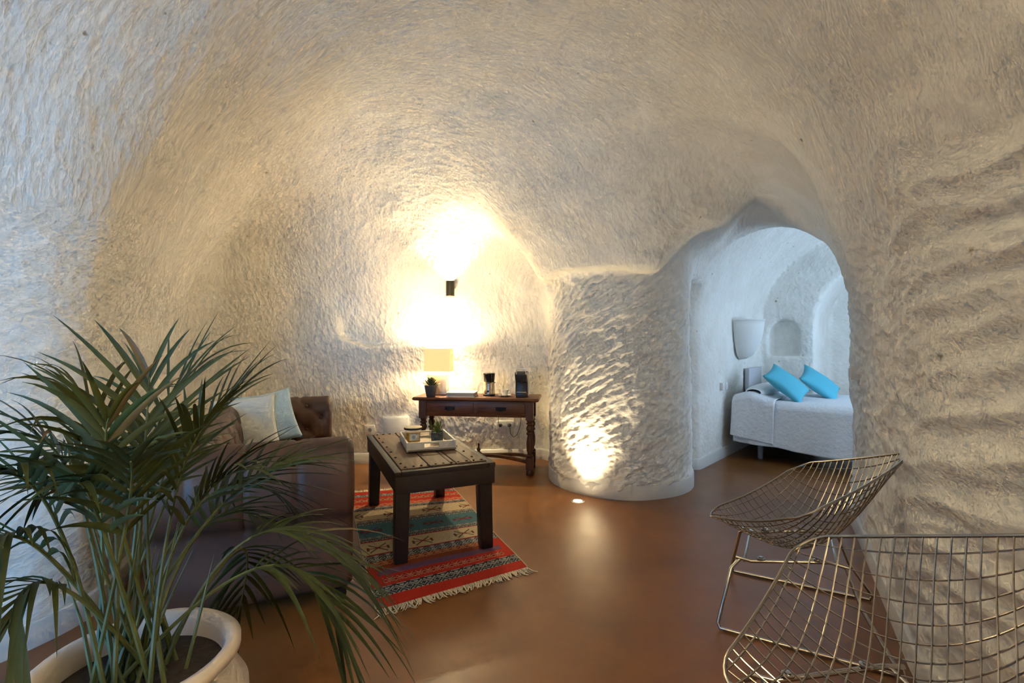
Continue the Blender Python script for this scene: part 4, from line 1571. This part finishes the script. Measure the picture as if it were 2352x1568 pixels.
def basket(a, b):
    """a, b in [-1, 1]: (1,1) front corner, (-1,-1) top corner, (1,-1)/(-1,1) the wings"""
    w1 = (1 + a) * (1 + b) / 4; w2 = (1 - a) * (1 - b) / 4; w3 = (1 + a) * (1 - b) / 4; w4 = (1 - a) * (1 + b) / 4
    p = CF * w1 + CTp * w2 + CWL * w3 + CWR * w4
    k = max(0, (1 - a * a)) * max(0, (1 - b * b))
    k = k ** 0.85
    p = p + Vector((-0.05, 0, -0.27)) * k
    # rims between the front corner and the wings dip, upper rims bow outwards
    e = max(abs(a), abs(b)) ** 6
    mid = (1 - min(abs(a), abs(b)) ** 2) * e
    if a + b > 0:
        p.z -= 0.035 * mid
    else:
        p.x -= 0.03 * mid
    return p


RAD = {(1, 1): 0.42, (-1, -1): 0.16, (1, -1): 0.24, (-1, 1): 0.24}


def lim(c, e, fam):
    """how far a wire at parameter c runs towards the side e = +-1 of the rounded square"""
    s_ = 1 if c >= 0 else -1
    r_ = RAD[(s_, e) if fam == 0 else (e, s_)]
    t_ = abs(c)
    if t_ <= 1 - r_:
        return e * 1.0
    d = t_ - (1 - r_)
    return e * (1 - r_ + math.sqrt(max(0, r_ * r_ - d * d)))


def wire_chair(label, loc, rz):
    ch = thing('wire_chair', label, 'chair', loc, rz, 'wire lounge chairs by the right wall')
    rim = []
    order = [((1, 1), 0), ((-1, 1), 90), ((-1, -1), 180), ((1, -1), 270)]
    for q, (cn, a0) in enumerate(order):
        r_ = RAD[cn]
        for k in range(9):
            t_ = math.radians(a0 + 90 * k / 8)
            rim.append((cn[0] * (1 - r_) + r_ * math.cos(t_), cn[1] * (1 - r_) + r_ * math.sin(t_)))
        c2, a2 = order[(q + 1) % 4]
        r2 = RAD[c2]; t_ = math.radians(a2)
        nx_, ny_ = c2[0] * (1 - r2) + r2 * math.cos(t_), c2[1] * (1 - r2) + r2 * math.sin(t_)
        lx, ly = rim[-1]
        for k in range(1, 9):
            rim.append((lx + (nx_ - lx) * k / 9, ly + (ny_ - ly) * k / 9))
    MB().tube([basket(*q) for q in rim], 0.0055, 8, closed=True).build('basket_rim', M_WIRE, ch)
    NW_ = 19
    for fam in (0, 1):
        for k in range(NW_):
            c = -1 + 2 * (k + 0.5) / NW_
            l0, l1 = lim(c, -1, fam), lim(c, 1, fam)
            pts = []
            for i in range(25):
                d = l0 + (l1 - l0) * i / 24
                p = basket(c, d) if fam == 0 else basket(d, c)
                pts.append(p + Vector((0, 0, 0.0026 if fam else -0.0026)))
            MB().tube(pts, 0.0026, 6, cap=False).build('wire', M_WIRE, ch)
    for sy in (-1, 1):
        y = sy * 0.20
        zf = basket(0.25, 0.25).z - 0.035; zb = basket(-0.1, -0.1).z - 0.028
        p = [(0.235, sy * 0.21, zf + 0.01), (0.17, y, zf), (-0.13, y, zb + 0.005), (-0.20, sy * 0.21, zb)]
        MB().tube(p, 0.008, 10).build('seat_rail', M_CHROME, ch)
        fl_ = [(0.215, sy * 0.205, zf + 0.006), (0.25, sy * 0.24, 0.26), (0.30, sy * 0.31, 0.03), (0.29, sy * 0.315, 0.009), (0.26, sy * 0.315, 0.009)]
        MB().tube(fl_, 0.008, 10).build('front_leg', M_CHROME, ch)
        MB().tube([(0.27, sy * 0.315, 0.009), (-0.33, sy * 0.315, 0.009)], 0.008, 10).build('floor_runner', M_CHROME, ch)
        bl_ = [(-0.19, sy * 0.208, zb), (-0.24, sy * 0.24, 0.20), (-0.345, sy * 0.31, 0.03), (-0.335, sy * 0.315, 0.009), (-0.31, sy * 0.315, 0.009)]
        MB().tube(bl_, 0.008, 10).build('rear_leg', M_CHROME, ch)
        for xb in (0.13, -0.09):
            f_ = (xb + 0.13) / 0.30
            zc = zb + 0.005 + (zf - zb) * f_
            o = MB().lathe([(0.018, 0), (0.018, 0.006), (0.010, 0.008), (0.010, 0.012), (0.001, 0.013)], n=14).build('seat_bolt', M_CHROME, ch, loc=(xb, y, zc + 0.006))
    MB().tube([(0.20, -0.20, zf - 0.004), (0.20, 0.20, zf - 0.004)], 0.007, 10).build('cross_bar', M_CHROME, ch)
    MB().tube([(-0.16, -0.20, zb - 0.002), (-0.16, 0.20, zb - 0.002)], 0.007, 10).build('cross_bar', M_CHROME, ch)
    return ch


wire_chair('chrome wire diamond chair in the middle of the wall, near the bedroom arch', (1.345, 2.33, 0), math.atan2(0.49, -0.87))
wire_chair('chrome wire diamond chair nearest the camera, cut by the frame corner', (0.93, 1.235, 0), math.atan2(0.085, -0.995))

# ------------------------------------------------------------------ bedroom
BRZ = math.atan2(U2[1], U2[0])
# local frame: x along U (across the bed), y along N (towards the head wall); head at y = 0, foot at y = -2
bed_o = bp(1.13, 0.62, 0)
M_LINEN = mat('white_linen', (0.74, 0.75, 0.78), 0.85, bump=0.9, bscale=26)
bed = thing('double_bed', 'low double bed in the bedroom beyond the arch', 'bed', bed_o, BRZ)
M_BBASE = mat('dark_bed_base', (0.04, 0.035, 0.035), 0.7)
BWID, BLEN = 1.26, 1.95
MB().box((BWID / 2, -BLEN / 2, 0.27), (BWID - 0.06, BLEN - 0.04, 0.16)).build('bed_base', M_BBASE, bed, bevel=0.01)
MB().box((BWID / 2, -BLEN / 2, 0.49), (BWID - 0.02, BLEN - 0.02, 0.28)).build('mattress', mat('mattress_ticking', (0.7, 0.7, 0.72), 0.9), bed, bevel=0.05, seg=4)
for sx in (0.12, BWID - 0.12):
    for sy in (-0.25, -1.0, -BLEN + 0.2):
        MB().lathe([(0.022, 0), (0.026, 0.01), (0.030, 0.20)], n=14).build('leg', mat('grey_bed_leg', (0.25, 0.26, 0.28), 0.5), bed, loc=(sx, sy, 0))
MB().box((BWID * 0.70, 0.035, 0.55), (BWID * 0.42, 0.05, 0.84)).build('grey_panel', mat('pale_grey_panel', (0.50, 0.50, 0.53), 0.7), bed, bevel=0.008)  # guessed part: pale grey upright panel against the head wall


def cover(parent, name, y0_, y1_, hem, off, top, seed, material, n_y=60, bulge=None):
    """a sheet falling over the near side, across the top and down the far side"""
    rr = random.Random(seed)
    phs = [rr.uniform(0, 6) for _ in range(5)]
    near = [(-0.055, 0), (-0.048, 0.33), (-0.035, 0.66), (-0.022, 0.90), (0.015, 1.0)]
    def fn(u, v):
        y = y0_ + (y1_ - y0_) * v
        h = hem(y)
        tz = top + (bulge(y) if bulge else 0)
        if u < 0.55:
            k = u / 0.55
            z = h + (tz - 0.035 - h) * k
            fold = 0.018 * math.sin(y * 9 + phs[0]) + 0.010 * math.sin(y * 21 + phs[1] + 2 * k)
            x = -off - 0.055 * (1 - k) + fold * (1 - k) ** 1.2
            if k > 0.92:
                x += 0.02 * (k - 0.92) / 0.08
        else:
            k = (u - 0.55) / 0.45
            x = -off + 0.02 + (BWID + 0.0) * k
            z = tz - 0.035 * (1 - min(1, k / 0.06)) ** 2 + 0.006 * math.sin(y * 7 + phs[2]) * math.sin(k * 9 + phs[3])
        return (x, y, z)
    g = MB().grid(fn, 60, n_y)
    o = g.build(name, material, parent, ang=80, recalc=False)
    sm = o.modifiers.new('thickness', 'SOLIDIFY')
    sm.thickness = 0.008
    sm.offset = 1
    return o


bs = cover(bed, 'bedspread', -0.02, -BLEN, lambda y: 0.20 - 0.06 * min(1, max(0, -y / 1.0)) + 0.006 * math.sin(y * 11), 0.018, 0.655, 1, M_LINEN)
fo = cover(bed, 'folded_coverlet', 0.0, -0.43, lambda y: 0.27 - 0.16 * max(0, -y) + 0.004 * math.sin(y * 14), 0.042, 0.675, 2, M_LINEN, 26,
           bulge=lambda y: 0.075 * math.exp(-((y + 0.17) / 0.16) ** 2))
bo = MB().grid(lambda u, v: (0.05 + (BWID - 0.1) * v, -0.20 - 0.15 * math.cos(2 * PI * u) * (math.sin(PI * min(1, max(0, (v * 0.96 + 0.02)))) ** 0.25),
                             0.735 + 0.07 * math.sin(2 * PI * u) * (math.sin(PI * (v * 0.96 + 0.02)) ** 0.25)), 24, 20, close_u=True)
bo = bo.build('bolster_pillow', mat('white_pillow_cotton', (0.80, 0.80, 0.80), 0.9, bump=0.2, bscale=25))
bo.matrix_world = bed.matrix_basis
tag(bo, 'long white bolster pillow across the head of the bed', 'pillow')
M_AQUA = mat('aqua_cotton', (0.085, 0.44, 0.58), 0.8, bump=0.2, bscale=60)
for k, (c, lbl) in enumerate([((0.30, -0.47, 0.835), 'turquoise cushion at the near side of the bed, leaning on the bolster'),
                              ((0.92, -0.68, 0.805), 'turquoise cushion at the far side of the bed, against the bolster')]):
    o = pillow('bed_cushion', 0.47, 0.47, 0.14, M_AQUA, seed=11 + k)
    tag(o, lbl, 'cushion', 'turquoise cushions on the bed')
    c3 = bed.matrix_basis @ Vector(c)
    nrm = bed.matrix_basis.to_3x3() @ Vector((-0.20, -0.66, 0.74))
    upv = bed.matrix_basis.to_3x3() @ Vector((0.05, 0.62, 0.75))
    place_pillow(o, c3, nrm, upv, 0.25 if k == 0 else 0.35)

# plaster bowl uplighter on the head wall
bw = thing('plaster_wall_light', 'white tapering plaster bowl light on the bedroom wall', 'wall lamp', bp(1.60, 0.685, 1.32), BRZ)
mb = MB()
R0 = 0.26
rows = [(0.0, 1.0), (0.10, 0.97), (0.22, 0.88), (0.34, 0.70), (0.42, 0.50), (0.46, 0.22), (0.465, 0.02)]
v = []; f = []
nb = 20
for (dz, sc_) in rows:
    for i in range(nb + 1):
        a = PI + PI * i / nb
        v.append((R0 * sc_ * math.cos(a), R0 * sc_ * math.sin(a), 0.23 - dz))
for j in range(len(rows) - 1):
    for i in range(nb):
        f.append((j * (nb + 1) + i, j * (nb + 1) + i + 1, (j + 1) * (nb + 1) + i + 1, (j + 1) * (nb + 1) + i))
mb.add(v, f)
o = mb.build('bowl', mat('white_plaster', (0.74, 0.73, 0.70), 0.8), bw)
sm = o.modifiers.new('thickness', 'SOLIDIFY'); sm.thickness = 0.014
MB().tube([(R0 * math.cos(PI + PI * i / nb), R0 * math.sin(PI + PI * i / nb), 0.232) for i in range(nb + 1)], 0.009, 8).build('bowl_rim', MATS['white_plaster'], bw)
# bedroom socket pair by the bed
pq = hit((1.9, 4.6, 0.77), (0.7, 1.05, 0))
for k, s_ in enumerate((0.98, 1.07)):
    o = thing('bedside_socket', ('small white bedside switch nearest the bedroom arch' if k == 0 else 'small white bedside socket beside the mattress head'), 'socket', bp(s_, 0.685, 0.80), BRZ, 'bedside sockets')
    MB().box((0, 0.005, 0), (0.075, 0.04, 0.08)).build('plate', M_WPLASTIC, o, bevel=0.003)
    MB().box((0, -0.016, 0), (0.035, 0.006, 0.04)).build('rocker', M_WPLASTIC, o, bevel=0.002)

# frames of the two added openings, standing in for unseen daylight sources
M_FRAME = mat('white_joinery', (0.7, 0.7, 0.68), 0.5)
d1 = bpy.data.objects.new('added_door_1', None); COL.objects.link(d1); d1.location = (-1.87, -0.72, 0)
tag(d1, 'white frame of the added daylight opening behind the viewer', kind='structure')
for sx in (-1, 1):
    MB().box((sx * 0.43, 0, 1.05), (0.06, 0.08, 2.1)).build('door_jamb', M_FRAME, d1, bevel=0.004)
MB().box((0, 0, 2.07), (0.80, 0.08, 0.06)).build('door_head', M_FRAME, d1, bevel=0.004)
w1 = bpy.data.objects.new('added_window_1', None); COL.objects.link(w1); w1.location = bp(1.55, -2.68, 1.5); w1.rotation_euler = (0, 0, BRZ)
tag(w1, 'white frame of the added bedroom daylight opening, out of sight', kind='structure')
for sx in (-1, 1):
    MB().box((sx * 0.70, 0, 0), (0.05, 0.06, 1.34)).build('window_jamb', M_FRAME, w1, bevel=0.004)
for sz in (-1, 0, 1):
    MB().box((0, 0, sz * 0.645), (1.35, 0.06, 0.05)).build('window_rail', M_FRAME, w1, bevel=0.004)

# ------------------------------------------------------------------ potted palm
PC = Vector((-0.92, 1.20, 0))
palm = thing('potted_palm', 'large areca palm in a round off-white pot beside the sofa', 'plant', PC)
M_POT = mat('off_white_stoneware', (0.62, 0.54, 0.48), 0.55, var=0.08, vscale=4)
MB().lathe([(0.15, 0), (0.165, 0.01), (0.215, 0.16), (0.245, 0.30), (0.240, 0.40), (0.205, 0.465), (0.195, 0.478), (0.205, 0.490), (0.222, 0.505), (0.222, 0.522), (0.210, 0.532),
            (0.192, 0.527), (0.182, 0.505), (0.180, 0.45)], n=56, cap=False).build('pot', M_POT, palm, ang=70)
MB().lathe([(0.186, 0.468), (0.10, 0.476), (0.001, 0.472)], n=40, cap=False).build('soil', M_SOIL, palm)
M_LEAF = mat('palm_leaflet', (0.056, 0.068, 0.012), 0.6, color2=(0.018, 0.028, 0.007), vscale=3, spec=0.3)
M_LEAF2 = mat('palm_leaflet_teal', (0.022, 0.075, 0.040), 0.45, color2=(0.018, 0.055, 0.03), vscale=3)
M_DRY = mat('palm_leaflet_dry', (0.14, 0.075, 0.03), 0.6, color2=(0.06, 0.06, 0.02), vscale=6)
M_STEM = mat('palm_stem', (0.115, 0.125, 0.035), 0.45, color2=(0.06, 0.08, 0.02), vscale=6)
rp = random.Random(42)
rest = MB()
n_leaf_obj = 0


def frond(tip, mid, nleaf, Lmax, single, start=0.48, droop=0.10, spread=1.0, base=None, material=M_LEAF, width=0.0155):
    """tip and mid are world points the stem passes"""
    global n_leaf_obj
    if base is None:
        a = rp.uniform(0, 2 * PI); r_ = rp.uniform(0.01, 0.10)
        base = PC + Vector((r_ * math.cos(a), r_ * math.sin(a), 0.46))
    tip = Vector(tip); mid = Vector(mid)
    # quadratic through base, mid (t=.55), tip
    tm = 0.55
    c = (mid - base * (1 - tm) ** 2 - tip * tm ** 2) / (2 * tm * (1 - tm))
    pts = [base * (1 - t_) ** 2 + c * 2 * t_ * (1 - t_) + tip * t_ ** 2 for t_ in [i / 22 for i in range(23)]]
    pl = [p - PC for p in pts]
    st = MB().tube(pl, [0.0052 * (1 - 0.8 * i / 22) + 0.0008 for i in range(23)], 6).build('frond', M_STEM, palm)
    for k in range(nleaf):
        t_ = start + (1 - start) * (k + 0.3) / nleaf
        f_ = t_ * 22; i = min(21, int(f_))
        p = pl[i].lerp(pl[i + 1], f_ - i)
        d = (pl[i + 1] - pl[i]).normalized()
        side = d.cross(Vector((0, 0, 1)))
        if side.length < 0.05: side = Vector((1, 0, 0))
        side.normalize()
        upn = side.cross(d).normalized()
        w_ = (t_ - start) / (1 - start)
        L = Lmax * (0.45 + 0.9 * math.sin(PI * min(1, 0.18 + 0.72 * w_)) ** 1.1) * rp.uniform(0.85, 1.1)
        ang = math.radians(52 - 34 * w_) * spread
        for sg in (-1, 1):
            dd = d * math.cos(ang) + side * sg * math.sin(ang) + upn * rp.uniform(0.10, 0.32)
            dd += Vector((rp.uniform(-.06, .06), rp.uniform(-.06, .06), rp.uniform(-.06, .06)))
            V_, F_ = blade(p, dd, L, width * rp.uniform(0.8, 1.15), 0.6 * droop * rp.uniform(0.4, 1.8) * L / 0.25, 7, up=upn, fold=0.18)
            if single and n_leaf_obj < 300:
                mm = material if rp.random() > 0.12 else (M_LEAF2 if rp.random() < .6 else M_DRY)
                MB().add(V_, F_).build('leaflet', mm, st, recalc=False, ang=80)
                n_leaf_obj += 1
            else:
                rest.add(V_, F_)
    # terminal leaflet
    return st


# fronds that show clearly, given by where their middle and tip stand in the room
big = [
    ((345, 850, 1.30), (330, 1080, 1.26), 7, 0.26, 0.08),
    ((460, 850, 1.42), (350, 1030, 1.32), 8, 0.27, 0.10),
    ((560, 890, 1.48), (420, 1070, 1.36), 9, 0.26, 0.08),
    ((160, 900, 1.20), (250, 1060, 1.22), 8, 0.26, 0.16),
    ((50, 1000, 1.10), (170, 1110, 1.18), 10, 0.23, 0.16),
    ((680, 1070, 1.55), (520, 1150, 1.40), 12, 0.23, 0.10),
    ((800, 1300, 1.42), (600, 1225, 1.36), 15, 0.27, 0.18),
    ((770, 1410, 1.30), (610, 1300, 1.32), 12, 0.26, 0.20),
    ((640, 1140, 1.60), (480, 1140, 1.42), 11, 0.22, 0.16),
    ((250, 960, 1.10), (260, 1130, 1.14), 8, 0.24, 0.12),
    ((470, 980, 1.22), (400, 1150, 1.22), 10, 0.23, 0.12),
    ((330, 980, 1.45), (320, 1130, 1.34), 10, 0.23, 0.10),
]
for (tp, md_, n_, L_, dr) in big:
    frond(px3(*tp), px3(*md_), n_, L_, True, droop=dr)
more = [
    ((-10, 1090, 0.98), (120, 1180, 1.10), 11, 0.22, 0.18),
    ((-20, 1270, 0.95), (90, 1260, 1.06), 10, 0.22, 0.20),
    ((90, 1140, 1.34), (190, 1140, 1.30), 10, 0.20, 0.14),
    ((130, 1040, 1.36), (220, 1100, 1.32), 10, 0.20, 0.10),
    ((400, 1030, 1.62), (370, 1110, 1.42), 11, 0.22, 0.10),
    ((560, 1080, 1.28), (440, 1180, 1.28), 11, 0.22, 0.12),
    ((540, 1440, 1.62), (560, 1260, 1.52), 12, 0.21, 0.16),
    ((610, 1200, 1.70), (480, 1200, 1.50), 11, 0.22, 0.14),
    ((20, 1440, 0.95), (120, 1340, 1.06), 10, 0.20, 0.20),
    ((180, 1110, 1.02), (230, 1200, 1.10), 10, 0.22, 0.12),
    ((300, 1060, 1.02), (290, 1200, 1.12), 8, 0.20, 0.12),
]
for (tp, md_, n_, L_, dr) in more:
    frond(px3(*tp), px3(*md_), n_, L_, False, droop=dr)
tag(rest.build('back_leaflets', M_LEAF, palm, recalc=False, ang=80), kind='stuff')
for k in range(16):
    a = rp.uniform(0, 2 * PI); r_ = rp.uniform(0.0, 0.10)
    b0 = Vector((r_ * math.cos(a), r_ * math.sin(a), 0.465))
    t0 = b0 + Vector((rp.uniform(-.16, .16), rp.uniform(-.12, .12), rp.uniform(0.28, 0.45)))
    MB().tube([b0, b0.lerp(t0, .5) + Vector((rp.uniform(-.01, .01), 0, .01)), t0], [0.005, 0.004, 0.001], 6).build('stem', M_STEM, palm)
bpy.context.view_layer.update()
